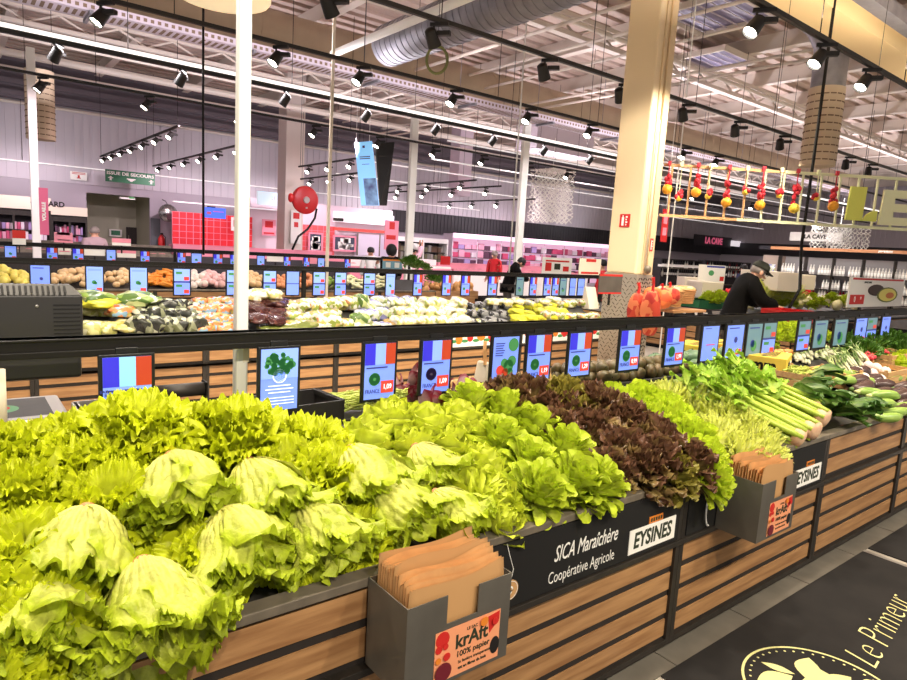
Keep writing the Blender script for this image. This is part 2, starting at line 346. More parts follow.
end_island(10.7, 16.0, 4.7, 8.0, 'wood-slatted island stand beyond the big column, its end facing us'); end_island(11.3, 14.8, 1.2, 4.4, 'wood-slatted island stand behind the avocado sign')
# ---------------------------------------------------------------- rails
def rail(x0, x1, y, zb, zt, label, posts, base):
    t = thing('screen_rail', label, 'rail', (x0,y,0)); L = x1-x0
    b = MB(); b.box((0,-.03,zb+.012), (L,.03,zt)); b.box((0,-.036,zb), (L,-.028,zb+.02)); b.box((0,-.034,zt-.008), (L,.034,zt)); b.build('beam', M['black'], t, bevel=.002)
    for px in posts: MB().box((px-x0-.02,-.02,base), (px-x0+.02,.02,zb+.012)).build('post', M['black'], t)
    return t
RA = rail(-1.6, 8.7, 2.25, 1.284, 1.341, 'near black rail that carries the row of price screens', (-1.5,8.6), .94)
rail(-.8, 8.2, 6.62, 1.328, 1.382, 'second black rail, behind the bagged salads', (-.7,3.1,8.16), .94)
rail(-1.5, 7.75, 11.35, 1.335, 1.395, 'farthest black rail, in front of the meat counter', (-1.4,3.0,7.7), .94)
# ---------------------------------------------------------------- price screens
def screen(x0, x1, y, zt, zb, kind, label, group, tilt=0, detail=2, txt=None):
    w, h = x1-x0, zt-zb
    t = thing('price_screen', label, 'price screen', ((x0+x1)/2, y, zb), group=group)
    b = MB(); b.box((-w/2,0,0), (w/2,.014,h)); b.box((-w*.2,.004,h), (w*.2,.012,h+.02)); b.box((-w*.12,.001,-.006), (w*.12,.008,0)); b.build('bezel', M['screenframe'], t, bevel=.002 if detail == 2 else 0)
    m = w*.07; X0, X1, Z0, Z1 = -w/2+m, w/2-m, m, h-m*.8; W, H = X1-X0, Z1-Z0
    mats = [M[k] for k in ('s_blue','s_pale','s_navy','s_red','s_tag','s_green','s_dark','s_ink','s_white','s_teal','s_cyan')]
    b = MB(); Q = lambda u0,v0,u1,v1,mi,d=0: b.quad(X0+u0*W, Z0+v0*H, X0+u1*W, Z0+v1*H, -.0004-.0006*d, mi, .0006)
    lay = MB(); L = lambda u0,v0,u1,v1,mi: lay.quad(X0+u0*W, Z0+v0*H, X0+u1*W, Z0+v1*H, -.0022, mi, .0006)
    D = lambda u,v,r,mi: lay.disc((X0+u*W,-.003,Z0+v*H), r*W, mi, 16, .0008)
    if kind.startswith('flag'):
        Q(0,0,1,1,1 if kind == 'flagbig' else 0)
        L(0,.62,.33,1,2); L(.33,.62,.67,1,10 if kind == 'flagbig' else 1); L(.67,.62,1,1,3); L(.05,.555,.75,.58,7)
        if detail == 2:
            if kind == 'flagbig':
                put_text(lay, 'BATAVIA MATURABLE', W*.095, (X0+.4*W,-.003,Z0+.565*H), 7, bold=.0003); put_text(lay, 'BLONDE', W*.09, (X0+.2*W,-.003,Z0+.52*H), 7, bold=.0003)
            D(.33,.36,.19,{'flagg':5,'flagd':6}.get(kind,5))
            for k in range(8): D(.33+.12*math.cos(k*.8), .36+.07*math.sin(k*.8), .07, {'flagd':6}.get(kind,5))
            L(.55,.1,.97,.32,4)
            put_text(lay, (txt or '1,09'), W*.2, (X0+.76*W,-.0034,Z0+.21*H), 8, bold=.0004, sx=.85); put_text(lay, 'FRANCE', W*.17, (X0+.27*W,-.003,Z0+.14*H), 7, sx=.75)
        else: D(.3,.33,.16,5); L(.55,.1,.95,.3,4)
    elif kind == 'herb':
        Q(0,0,1,1,0); L(0,.52,1,1,1)
        rr = random.Random(3)
        for k in range(60): D(.5+rr.uniform(-.38,.38)*(1-abs(k/60-.5)*.6), .6+.3*k/60+rr.uniform(-.03,.03), rr.uniform(.05,.09), 5)
        D(.5,.56,.19,8); D(.5,.56,.165,0); D(.5,.6,.07,10)
        for k in range(3): L(.2-.08*(k % 2),.395-.055*k,.8+.08*(k % 2),.41-.055*k,8)
        for k in range(3): L(.1,.2-.05*k,.9,.212-.05*k,8)
    elif kind == 'radish':
        Q(0,0,1,1,0); D(.78,.83,.2,5)
        for k in range(6): L(.08,.86-.05*k,.08+.36*(1-.1*(k % 3)),.88-.05*k,7)
        for k, (u,v,r,mi) in enumerate(((.3,.3,.15,4),(.5,.25,.13,3),(.62,.38,.2,5),(.75,.48,.17,5),(.45,.45,.14,5),(.7,.25,.12,5))): D(u,v,r,mi)
    elif kind == 'plain':
        Q(0,0,1,1,0); L(.25,.45,.8,.475,4); L(.1,.93,.5,.95,7)
    elif kind == 'tag':
        Q(0,0,1,1,0); L(.1,.9,.7,.93,7); D(.55,.55,.1,7); L(.6,.08,.93,.25,4); L(.1,.08,.5,.16,7)
    elif kind == 'teal':
        Q(0,0,1,1,9); D(.5,.3,.2,5); D(.4,.38,.14,7); L(.1,.86,.8,.9,7)
    elif kind == 'double':
        Q(0,0,1,.49,0); Q(0,.51,1,1,1 if detail < 2 else 9); L(.1,.3,.5,.4,5); L(.62,.05,.95,.2,4); L(.1,.8,.5,.9,5); L(.62,.56,.95,.7,4); L(0,.47,1,.53,7)
    elif kind == 'pic':
        Q(0,0,1,1,1); L(.1,.86,.9,.93,0); D(.45,.45,.14,5); D(.55,.42,.1,5); L(.6,.06,.95,.25,4)
    elif kind == 'blank':
        Q(0,0,1,.49,0); Q(0,.5,1,1,0); L(0,.47,1,.5,7)
    b.build('display', mats, t); lay.build('graphics', mats, t)
    return t
scA = [(98,155,'flagbig','large flag screen reading Batavia Blonde, first from the left on the near rail',None),(258,301,'herb','screen picturing a bushy herb with a round seal, beside the white pole',None),(363,398,'flagg','flag price screen with a green lettuce head and FRANCE, third on the near rail','1,09'),(421,453,'flagd','flag price screen with a dark round lettuce picture, fourth on the near rail','1,09'),
 (492,521,'radish','blue screen picturing radishes with a green badge, behind the red lettuces','' ),(527,553,'flagg','flag price screen just right of the radish picture screen','1,19'),(569,593,'flagg','flag price screen in front of the brown avocados, seventh on the near rail','1,29'),(620,642,'flagg','flag price screen below the foot of the big column','0,99'),(666,686,'flagg','flag price screen above the green avocados, ninth on the near rail','1,99'),
 (702,720,'plain','plain blue screen with one red line of text, near rail',None),(726,745,'tag','blue screen with a small red price, in front of the yellow boxes',None),(747,763,'teal','grey-teal picture screen, twelfth on the near rail',None),(763,777,'double','screen split into two pictures, right of the teal one on the near rail',None),(798,811,'double','split screen in front of the leeks, fourteenth on the near rail',None),(814,828,'teal','grey-teal screen above the wooden bean crates, fifteenth on the near rail',None),
 (834,848,'teal','grey-teal screen above the turnips, sixteenth on the near rail',None),(855,867,'tag','third screen from the right end of the near rail',None),(866.5,877,'double','second screen from the right end of the near rail',None),(881,890,'tag','last screen at the right end of the near rail',None)]
for px0, px1, k, lb, tx in scA:
    y = 2.205; ym = 340-.0358*px0+18
    a, c = at(px0, ym, Y=y), at(px1, ym, Y=y)
    screen(a.x, c.x, y, 1.288, 1.288-(.25 if k != 'flagbig' else .27), k, lb, 'price screens on the near rail', txt=tx)
scB = [(29,51,'tag'),(85,104,'pic'),(129,148,'pic'),(173,191,'double'),(226,243,'double'),(263,277,'double'),(286,300,'blank'),(313,326,'double'),(335,347,'double'),(364,376,'double'),(386,396,'pic'),(414,423,'flag'),(443,452,'flag'),(462,471,'flag'),(489,498,'flag'),(517,525,'teal'),(531,538,'flag'),(545,552,'flag'),(553.5,560,'flag'),(561,568,'teal'),(571,577,'blank'),(579,586,'blank')]
for i, (px0, px1, k) in enumerate(scB):
    y = 6.575; a, c = at(px0, 270, Y=y), at(px1, 270, Y=y)
    screen(a.x, c.x, y, 1.33, 1.06, k, 'small bright screen on the second rail, %s from the left' % ORD[i], 'price screens on the second rail', detail=1)
scC = [(4,17),(46,58),(72,84),(106,116),(140,150),(177,186),(191,202),(213,223),(230,238),(257,265),(284,291),(304,310),(318,325),(345,351)]
for i, (px0, px1) in enumerate(scC):
    y = 11.3; a, c = at(px0, 250, Y=y), at(px1, 250, Y=y)
    screen(a.x, c.x, y, 1.337, 1.13, 'flag' if i % 3 else 'pic', 'tiny screen on the farthest rail, %s from the left' % ORD[i], 'price screens on the farthest rail', detail=1)
# ---------------------------------------------------------------- weighing scale at the left end
t = thing('weighing_scale', 'dark weighing scale with raised monitor behind the near rail at far left', 'scale', (.1,2.62,.93))
b = MB(); b.box((-.05,-.14,.04), (.21,.18,.085)); b.build('body', M['graphite'], t, bevel=.012)
b = MB(); b.box((-.06,-.15,.088), (.215,.19,.108)); o = b.build('weighing_plate', M['lightmetal'], t, bevel=.01)
b = MB(); b.add([(-.03,-.11,.1087),(.17,-.11,.1087),(.17,.16,.1087),(-.03,.16,.1087)], [(0,1,2,3)], 0)
b.add([(.02+.06*math.cos(a*PI/10),.02+.06*math.sin(a*PI/10),.1092) for a in range(20)], [tuple(range(20))], 1)
b.add([(.02+.035*math.cos(a*PI/10),.03+.035*math.sin(a*PI/10),.1096) for a in range(20)], [tuple(range(20))], 2)
b.build('plate_sticker', [M['graphite'], M['s_green'], M['redink']], o)
b = MB(); 
for xx in (-.03,.18):
    for yy in (-.1,.14): b.lathe([(.02,-.0),(.02,.04)], 10, 0, TR(xx,yy,0))
b.build('feet', M['black'], t)
MB().tube([(.003,-.25,.02),(.003,-.25,.3)], .028, 14).build('pole', M['cream'], t, smooth=True)
b = MB(); b.box((-.14,-.28,.3), (.0,-.19,.345)); b.build('bracket', M['graphite'], t, bevel=.006)
m0 = at(80,288,Y=2.5); x1 = m0.x-.1; z1 = m0.z-.93
b = MB(); b.box((x1-.46,-.17,z1-.215), (x1,-.09,z1-.02)); b.add([(x1-.46,-.17,z1-.02),(x1,-.17,z1-.02),(x1,-.09,z1-.02),(x1-.46,-.09,z1-.02),(x1-.42,-.13,z1+.012),(x1-.03,-.13,z1+.012),(x1-.03,-.09,z1+.012),(x1-.42,-.09,z1+.012)], [(0,1,5,4),(1,2,6,5),(2,3,7,6),(3,0,4,7),(4,5,6,7)])
mon = b.build('monitor', M['plasticgrey'], t, bevel=.006)
b = MB()
for k in range(26): b.add([(x1-.44+k*.0155,-.166,z1-.016),(x1-.433+k*.0155,-.166,z1-.016),(x1-.433+k*.0155,-.1375,z1+.006),(x1-.44+k*.0155,-.1375,z1+.006)], [(0,1,2,3)], M=TR(0,-.003,.002))
for k in range(11): b.box((x1-.085,-.1715,z1-.05-k*.0135), (x1-.008,-.17,z1-.0545-k*.0135))
b.build('vents', M['matblack'], mon)
b = MB(); b.ell((x1-.13,-.171,z1-.055), (.005,.003,.005)); b.ell((x1-.3,-.171,z1-.055), (.005,.003,.005)); b.build('screws', M['lightmetal'], mon)
b = MB(); b.box((x1-.4,-.16,z1-.30), (x1-.005,-.1,z1-.215)); b.build('lower_housing', M['plasticgrey'], t, bevel=.01)
# ---------------------------------------------------------------- paper bag dispensers
def dispenser(x, w, z0, h, label, gl):
    y1, y0 = AY0-.006, AY0-.195; D = y1-y0
    t = thing('bag_dispenser', label, 'bag dispenser', (x,y0,z0)); c = .003
    b = MB(); b.box((0,0,0),(w,D,c)); b.box((0,0,c),(c,D,h)); b.box((w-c,0,c),(w,D,h)); b.box((0,D-c,c),(w,D,h*.85))
    n0, n1, hz = w*.36, w*.66, h*.68
    b.box((c,0,c),(n0,c,h)); b.box((n1,0,c),(w-c,c,h)); b.box((n0,0,c),(n1,c,hz)); b.build('metal_box', M['boxgrey'], t)
    lx0, lx1, lz0, lz1 = w*.26, w*.9, .012, h*.62; W = lx1-lx0; H = lz1-lz0
    b = MB(); b.quad(lx0,lz0,lx1,lz1,-.0008,0,.0008); F = lambda u,v: (lx0+u*W,-.0024,lz0+v*H)
    for kk,(u,v,r,mi) in enumerate(((.07,.92,.10,1),(.03,.66,.05,1),(.15,.68,.04,1),(.05,.45,.04,4),(.17,.48,.05,1),(.08,.14,.12,2),(.72,.96,.06,4),(.9,.82,.05,1))):
        r = r*W; uu = min(max(u, r/W+.005),1-r/W-.005); vv = min(max(v, r/H+.01), 1-r/H-.01); q = F(uu,vv); b.disc((q[0],q[1]-.0009*kk,q[2]), r, mi, 16, .0008)
    q = F(.93,.93); b.prism([(q[0]-.03,q[2]),(q[0]+.012,q[2]+.006),(q[0]+.012,q[2]-.018),(q[0]-.022,q[2]-.05)], .0008, 1, TR(0,-.0024,0))
    b.ell(F(.93,.28), (.017,.0008,.026), 5)
    put_text(b, 'LE SAC', W*.055, F(.55,.86), 3); put_text(b, 'krAft', W*.25, F(.55,.66), 3, bold=.0012, sx=.95); put_text(b, '100% papier', W*.105, F(.58,.41), 3, bold=.0002)
    put_text(b, 'Sa fenêtre transparente', W*.054, F(.61,.25), 3); put_text(b, 'est en fibres de bois', W*.054, F(.58,.13), 3, bold=.0002)
    b.build('printed_label', [M['peach'], M['redink'], M['darkred'], M['ink'], M['orange'], M['hair']], t, label='peach kraft paper label')
    n = 13; rr = random.Random(gl)
    for i in range(n):
        y = y0+.016+i*(D-.034)/n; ht = h+rr.uniform(.03,.062)+(.015 if i > 5 else 0); wave = rr.uniform(.003,.008); ph = rr.uniform(0,1)
        bb = MB(); nu, nv = 13, 9; vs, fs = [], []
        for s in (0, 1):
            for j in range(nv):
                for k in range(nu):
                    u, v = k/(nu-1), j/(nv-1)
                    yy = s*.0045*math.sin(PI*min(1,max(.02,u)))**.3 + max(0,v-.55)*(.05*(math.sin(2.4*PI*u+ph)-.3)*.25 + wave*math.sin(9*u+ph*5)) + max(0,v-.8)*.05*(u-.4)
                    vs.append((.012+u*(w-.024)-.0, yy, .006+v*(ht-.006)+(.006*math.sin(5*u+ph*3) if j == nv-1 else 0)))
        N = nu*nv
        for s in (0, 1):
            for j in range(nv-1):
                for k in range(nu-1):
                    a = s*N+j*nu+k; q = (a,a+1,a+nu+1,a+nu); fs.append(q if s == 0 else q[::-1])
        for k in range(nu-1): fs.append((k,N+k,N+k+1,k+1))
        for j in range(nv-1):
            fs.append((j*nu,(j+1)*nu,N+(j+1)*nu,N+j*nu)); a = j*nu+nu-1; fs.append((a,N+a,N+a+nu,a+nu))
        o = bb.add(vs, fs).build('paper_bag', M['kraft'] if i % 3 else M['kraft2'], None, smooth=True, loc=(x,y,z0))
        tag(o, 'brown kraft paper bag in the stack of the %s dispenser' % ('near' if gl == 1 else 'farther'), 'paper bag', 'paper bags in the %s dispenser' % ('near' if gl == 1 else 'farther'))
dispenser(.855, .35, .545, .25, 'grey metal bag dispenser with kraft label, nearest, hung on the counter edge', 1)
dispenser(2.635, .32, .52, .26, 'grey metal bag dispenser at right, beside the farther EYSINES plate', 2)
def hang_tag(x, z, label):
    t = thing('round_tag', label, 'tag', (x,AY0-.03,z))
    b = MB(); b.disc((0,0,0), .034, 0, 28, .003); b.build('disc', M['kraft2'], t)
    b = MB(); b.add([(.031*math.cos(a*PI/16)*s,-.0008,.031*math.sin(a*PI/16)*s) for s in (1,.93) for a in range(32)], [(i,(i+1)%32,32+(i+1)%32,32+i) for i in range(32)])
    b.disc((0,-.001,.004), .010, 0, 16, .0006); b.prism([(-.0095,.002),(.0095,.002),(0,-.016)], .0006, 0, TR(0,-.001,0)); b.disc((0,-.0018,.004), .0045, 1, 12, .0006); b.build('pin_print', [M['whiteink'], M['kraft2']], t)
    b = MB(); b.tube([(.0,.0015,.033),(.008,.002,.07),(-.002,.008,.105),(-.01,.02,.15)], .0012, 5); b.build('string', M['whiteink'], t)
hang_tag(1.37, .613, 'round kraft tag with a location pin, hanging beside the near dispenser')
b = MB(); pts = [(2.56+.045*math.cos(a)*.6, AY0-.016, .635+.085*math.sin(a)) for a in np.linspace(PI*.45,PI*1.55,14)]; b.tube(pts, .004, 6)
tag(b.build('wire_loop', M['white'], None, smooth=True), 'thin white loop hanging on the dark band left of the farther dispenser', 'loop')
# ---------------------------------------------------------------- leafy vegetables: every leaf is a ruffled surface
LM = dict(
 batavia=leafmat('batavia_leaf', (218,222,90), (206,216,34), tl=.25), pale=leafmat('pale_batavia_leaf', (242,236,140), (178,196,40), tl=.24, var=.34, bs=.8, stop=.97), butter=leafmat('butterhead_leaf', (238,240,130), (206,218,60), tl=.25, var=.2),
 oak=leafmat('blond_oak_leaf', (232,238,120), (190,208,52), tl=.2, stop=.9), red=leafmat('red_oak_leaf', (166,166,76), (116,82,62), tl=.25, var=.6, rough=.3, alt=(150,128,78)), redgreen=leafmat('bronze_oak_leaf', (200,205,100), (150,140,60), tl=.3, var=.4), bright=leafmat('bright_leaf', (240,244,130), (206,226,60), tl=.4), frisee=leafmat('frisee_leaf', (255,253,232), (236,242,130), tl=.4, var=.12),
 chard=leafmat('chard_leaf', (206,220,150), (70,108,40), tl=.2, var=.4, rough=.32, alt=(104,136,62)), celery=leafmat('celery_leaf', (210,226,110), (150,190,56), tl=.25), stalk=mat('celery_stalk', (188,206,84), .35, var=((160,186,60),), scale=9, stretch=(20,20,2)), cut=mat('celery_cut', (228,196,160), .6, var=((214,160,130),), scale=30), cutred=mat('lettuce_cut', (214,140,96), .6),
 herb=leafmat('herb_leaf', (150,180,80), (84,126,44), tl=.25), leek=leafmat('leek_leaf', (240,238,205), (120,150,80), tl=.1))
def leaf(L, W, th0, th1, nu=12, nv=19, amp=.012, f=9, cup=.15, seed=0, base=.22, lobe=.06, ribs=0, tip=.8, p=.55, pw=1.2, nr=3.2, curl=0, amp2=0, f2=5):
    "one leaf growing from the origin in the XZ plane (x outwards); th = angle from vertical along the rib"
    rg = np.random.default_rng(seed)
    u = np.linspace(0,1,nu)[:,None]; v = np.linspace(-1,1,nv)[None,:]
    if amp2: u = 1-(1-u)**1.35; v = np.sign(v)*(1-(1-np.abs(v))**1.35)
    th = th0+(th1-th0)*u**pw+curl*np.clip((u-.6)/.4,0,1)**1.5
    du = L*np.diff(u[:,0]); cx = np.concatenate([[0], np.cumsum(np.sin(th[:-1,0])*du)]); cz = np.concatenate([[0], np.cumsum(np.cos(th[:-1,0])*du)])
    w = W*(base+(1-base)*np.sin(np.clip(u/.72,0,1)*PI/2)**(1/p*.8))*np.sqrt(np.clip(1-tip*np.clip((u-.62)/.38,0,1)**2,0.02,1))
    edge = np.maximum(np.abs(v)*np.clip(u*1.8,0,1), np.clip((u-.55)/.45,0,1))**2
    phi = np.arctan2(v*.9, u-.25+0*v)
    ph = rg.uniform(0,6.3,4)
    R = np.sin(f*phi+ph[0])+.6*np.sin(1.9*f*phi+ph[1])+.35*np.sin(3.1*f*phi+ph[2]+3*u)
    n = (amp*edge**2.2*np.sin(f*phi+ph[0]+.8*np.sin(3*phi+ph[1]))+amp2*edge*np.sin(f2*phi+ph[2])*(1+.5*np.sin(2.3*phi+ph[3])) if amp2 else amp*edge*R) + cup*w*(v**2) + .25*amp*np.sin(5*u*3+ph[3])*np.sin(v*4+ph[2])
    if ribs: n = n - ribs*np.abs(np.sin(v*nr+.4*np.sin(3*u+ph[0])))*(1-.3*u) + ribs*.55*np.sin(24*u+5*np.abs(v)+ph[3]+2*np.sin(7*v))*np.clip(u*1.6,0,1)
    lob = 1+(lobe*edge**2.2*np.sin(f*phi+ph[0]+1.57+.8*np.sin(3*phi+ph[1])) if amp2 else lobe*edge*np.sin(f*phi*1.4+ph[1]))
    s = w*v*lob
    x = cx[:,None]-n*np.cos(th); z = cz[:,None]+n*np.sin(th); y = s
    ext = .10*L*edge*lob*np.clip((u-.6)/.4,0,1)*(1-v**2); x = x+ext*np.sin(th); z = z+ext*np.cos(th)
    x = x+0*v; y = y+0*u; z = z+0*v
    P = np.stack([x,y,z],-1).reshape(-1,3)
    t = (np.clip(.15+.85*np.maximum(edge**.6, u*.75),0,1)+0*v).reshape(-1)
    F = [(i*nv+j,(i+1)*nv+j,(i+1)*nv+j+1,i*nv+j+1) for i in range(nu-1) for j in range(nv-1)]
    return P, F, t
def head_mesh(name, n, L, W, out, inn, seed, core=None, r0=.012, k2=.75, stem=None, z0=0, jit=.12, **kw):
    "a head of n leaves on a spiral; out/inn = (th0, th1) of the outermost and innermost leaf"
    b = MB(); rg = random.Random(seed)
    for i in range(n):
        k = i/max(1,n-1); a = i*2.39996+rg.uniform(-.25,.25)
        th0 = out[0]+(inn[0]-out[0])*k+rg.uniform(-jit,jit); th1 = out[1]+(inn[1]-out[1])*k+rg.uniform(-jit,jit)*1.6
        s = (1+(k2-1)*k)*rg.uniform(.88,1.1)
        P, F, t = leaf(L*s, W*s*rg.uniform(.9,1.1), th0, th1, seed=seed*997+i, **kw)
        T = RZ(a) @ TR(r0*(1-k*.6),0,z0+.02*k); T3 = np.array(T)
        P = P @ T3[:3,:3].T + T3[:3,3]
        b.add(P.tolist(), F, 0, None, t.tolist())
    return b
KIND = {}
def proto(kind, builders, parts=()):
    "prototype heads, kept out of the scene until first used"
    KIND[kind] = [list(b) for b in builders]
def lerp_tray(y):
    return .765+(LIFT-.765)*(y-AY0-.05)/(AYM-AY0-.08) if y < AYM else .765+(LIFT-.765)*(AY1-.05-y)/(AY1-AYM-.08)
def on_tray(px, py, h):
    "point h above the sloped display surface of the front row, seen at a photo pixel"
    lo, hi = .3, 9.0
    for _ in range(50):
        m = (lo+hi)/2; P = at(px,py,D=m)
        if P.z-lerp_tray(P.y)-h > 0: lo = m
        else: hi = m
    P = at(px,py,D=lo)
    return P if P.y < 2.85 else at(px,py,Y=2.85)
_mesh = {}
def heads(kind, name, spots, variants, mat_, label, cat, group, h, extra=None):
    "spots: (px, py, scale, tilt_x, tilt_y[, h]); each head is its own object, shape shared per variant"
    spots = sorted(spots, key=lambda s: s[0]); N = len(spots)
    for i, s in enumerate(spots):
        px, py, sc = s[:3]; tx, ty = s[3:5] if len(s) > 4 else (0,0); hh = s[5] if len(s) > 5 else h
        P = on_tray(px, py, hh); vi = (i*7+len(kind)) % len(variants)
        lab = label(i, N, s)
        key = (kind, vi)
        if key not in _mesh:
            mb, stem = variants[vi]
            root = mb.build(name, mat_, None, smooth=True)
            if stem: stem[0].build('stem', stem[1], root, smooth=True)
            _mesh[key] = root
        else: root = dup(_mesh[key])
        root.name = name; c = (-.12 if kind == 'stemup' else -.07)*sc   # heads are modelled from the base up: move the pixel point from centre to base
        rot = Matrix.Rotation(rnd.uniform(0,6.28),4,'Z'); R = RY(ty) @ RX(tx) @ rot if kind != 'stemup' else RX(tx) @ RY(ty) @ rot
        root.rotation_euler = R.to_euler(); root.scale = (sc,)*3
        root.location = P + (R.to_3x3() @ Vector((0,0,c)))
        tag(root, lab, cat, group)
R_ = math.radians
def var(n, fn): return [fn(k) for k in range(n)]
def stem_mb(r, z0, z1): return MB().lathe([(r*.7,z0),(r,z0+.006),(r*.95,z1)], 12)
bat = var(4, lambda k: (head_mesh('batavia', 46, .155, .072, (R_(92),R_(55)), (R_(12),R_(2)), 11+k, nu=15, nv=73, amp=.0085, f=27, cup=.12, lobe=.07, curl=1.0, k2=.9, amp2=.013, f2=8, tip=.6), None))
# rows of the frilly heap: (px, py, size, tilts, height above the tray)
S_back = [(28,456,1.0),(92,442,1.05),(140,432,1.15,.1,0,.16),(198,434,1.05,0,.1,.13),(236,434,1.15,0,.1,.17),(310,450,1.1,.1,.1,.10),(-25,462,1.1)]
S_mid = [(22,500,1.05),(75,476,1.1),(125,468,1.05,.2,0),(175,462,1.0,.2,0),(290,472,1.0,.3,0),(335,478,1.0,.3,.2),(225,462,1.0)]
S_low = [(150,520,.95,.3,0,.06),(205,565,.85,.4,0,.05),(285,545,.75,.4,0,.05),(110,590,.75,.4,0,.04),(360,535,.8,.4,0,.04),(20,560,1.0,.3,0),(110,505,1.0,.3,0),(-20,600,1.0,.3,0),(28,640,.95,.5,0,.08),(-15,690,.9,.5,0,.08)]
LB = [['out at the left edge below the monitor','by the cream monitor pole','in front of the scale plate','piled high in front of the large flag screen','in front of the dark roll holder','mounded at the foot of the white pole','directly below the herb screen'],['at the left edge, one row down','below the scale, second row','below the large flag screen','just under the roll holder mound','right under the white pole mound','between the herb screen and the domed heads','beside the first butterhead'],['low at the far-left corner','lowest at the left edge','at the left edge above the corner','on the counter corner below the far-left upturned head','tucked above the far-left upturned head','filling the gap behind the upturned head nearest the edge','behind the broad upturned head','in the gap right of the head nearest the edge','between the two domed upturned heads','last at the right, behind the bag dispenser']]
lf = lambda w: (lambda i, N, s: 'frilly light-green lettuce '+LB[w][i])
for spots, where in ((S_back,0),(S_mid,1),(S_low,2)):
    heads('batavia', 'frilly_lettuce', spots, bat, LM['batavia'], lf(where), 'lettuce', 'frilly lettuces in the left heap', .10)
# lettuces laid stem up, leaves hanging towards the aisle
def stemup(k):
    b = head_mesh('stemup', 22, .275, .105, (R_(88),R_(4)), (R_(50),R_(-4)), 31+k, nu=21, nv=73, amp=.010, f=27, cup=.36, ribs=.006, nr=12, lobe=.08, amp2=.018, f2=7, tip=.6, r0=.012, k2=.95, base=.34, pw=.45, curl=1.0)
    return (b, (stem_mb(.022,-.014,.012), LM['cutred']))
su = var(4, stemup)
S_up = [(78,553,.92,2.35,-.3,.10),(180,492,.95,2.3,.0,.12),(264,495,.95,2.3,.15,.11),(152,608,.92,2.25,0,.09),(236,548,.88,2.3,0,.09),(320,532,.8,2.3,.25,.09),(368,478,.95,2.3,.2,.09),(398,510,.8,2.25,.3,.08),(428,466,.7,2.3,.2,.09),(40,632,.8,2.0,-.2,.09),(452,512,.7,2.2,.3,.07)]
ul = ['lying stem up at the far-left front edge','broad one lying stem up under the frilly left heap','lying stem up with a reddish cut, nearest the counter edge','lying stem up just under the frilly mound of the white pole','lying stem up near the edge, between two domed ones','domed one lying stem up below the white pole','lying stem up near the counter edge, left of the bag dispenser','lying stem up beside the first butterheads','lying stem up just behind the bag dispenser','small one lying stem up among the butterheads','small one lying stem up at the butterheads’ front edge']
heads('stemup', 'upturned_lettuce', S_up, su, LM['pale'], lambda i, N, s: 'pale green lettuce, '+ul[i], 'lettuce', 'pale lettuces laid stem up', .11)
bh = var(3, lambda k: (head_mesh('butter', 24, .135, .082, (R_(98),R_(50)), (R_(25),R_(-45)), 51+k, nu=10, nv=15, amp=.007, f=3.5, cup=.34, lobe=.05, base=.3, tip=.9), None))
S_b = [(372,430,1.1),(392,412,1.0,0,0,.12),(428,416,1.05,0,0,.12),(460,412,1.0,0,0,.12),(410,440,1.0,.2,0),(445,436,1.0,.2,0),(478,430,1.05,.2,.1),(488,462,1.05,.4,.2),(470,480,1.0,.4,.1),(498,494,1.0,.6,.3),(505,516,.9,.9,.3,.06),(440,470,.95,.4,.1)]
heads('butter', 'butterhead_lettuce', S_b, bh, LM['butter'], lambda i, N, s: 'smooth yellow-green butterhead lettuce, %s from the left in its heap' % ORD[i], 'lettuce', 'butterhead lettuces right of the frilly heap', .09)
ok = var(3, lambda k: (head_mesh('oak', 84, .128, .029, (R_(96),R_(66)), (R_(6),R_(4)), 71+k, nu=9, nv=9, amp=.004, f=2.5, cup=.55, lobe=.10, base=.16, tip=.45, k2=1.0, jit=.28, curl=.45), None))
bl = var(2, lambda k: (head_mesh('bright', 74, .13, .036, (R_(94),R_(62)), (R_(8),R_(0)), 171+k, nu=8, nv=11, amp=.007, f=4, cup=.42, lobe=.16, base=.2, tip=.55, k2=1.0, jit=.28), None))
S_o = [(470,402,1.0,0,0,.12),(505,412,1.05,0,0,.12),(500,440,1.0,.2,0),(535,430,1.1,.1,.1),(530,462,1.0,.3,0),(565,450,1.1,.3,.1),(540,490,1.0,.5,0),(578,482,1.05,.5,.1),(600,482,.95,.5,.3,.09)]
heads('oak', 'oak_leaf_lettuce', S_o, ok, LM['oak'], lambda i, N, s: 'light-green oak-leaf lettuce above the SICA sign, %s from the left' % ORD[i], 'lettuce', 'light-green oak-leaf lettuces', .09)
rd = var(3, lambda k: (head_mesh('red', 66, .14, .042, (R_(95),R_(60)), (R_(10),R_(-5)), 91+k, nu=10, nv=15, amp=.013, f=6, cup=.25, lobe=.25, base=.2, tip=.7, k2=1.0, jit=.35, curl=.7), None))
S_r = [(508,398,1.0,0,0,.12),(530,398,1.05,0,0,.12),(588,404,1.05,0,0,.12),(560,414,1.05,.1,0),(610,412,1.0,.1,0,.12),(560,432,.9,.3,0),(592,432,1.05,.2,0),(628,424,1.05,.1,0,.12),(622,452,1.05,.3,0),(654,440,1.05,.3,.1,.12),(655,462,1.05,.4,.1),(640,466,.9,.4,0),(692,464,.95,.5,.3,.08),(612,470,.8,.5,0)]
heads('red', 'red_lettuce', S_r, rd, LM['red'], lambda i, N, s: 'curly red-brown lettuce in the dark heap, %s from the left' % ORD[i], 'lettuce', 'red oak-leaf lettuces', .09)
heads('redgreen', 'bronze_lettuce', [(562,398,1.0,0,0,.13),(674,472,.85,.6,.2,.07)], [(x[0],None) for x in rd[:2]], LM['redgreen'], lambda i, N, s: ['curly yellow-bronze lettuce at the top of the red heap','curly bronze-green lettuce hanging at the front foot of the red heap'][i], 'lettuce', 'bronze lettuces in the red heap', .09)
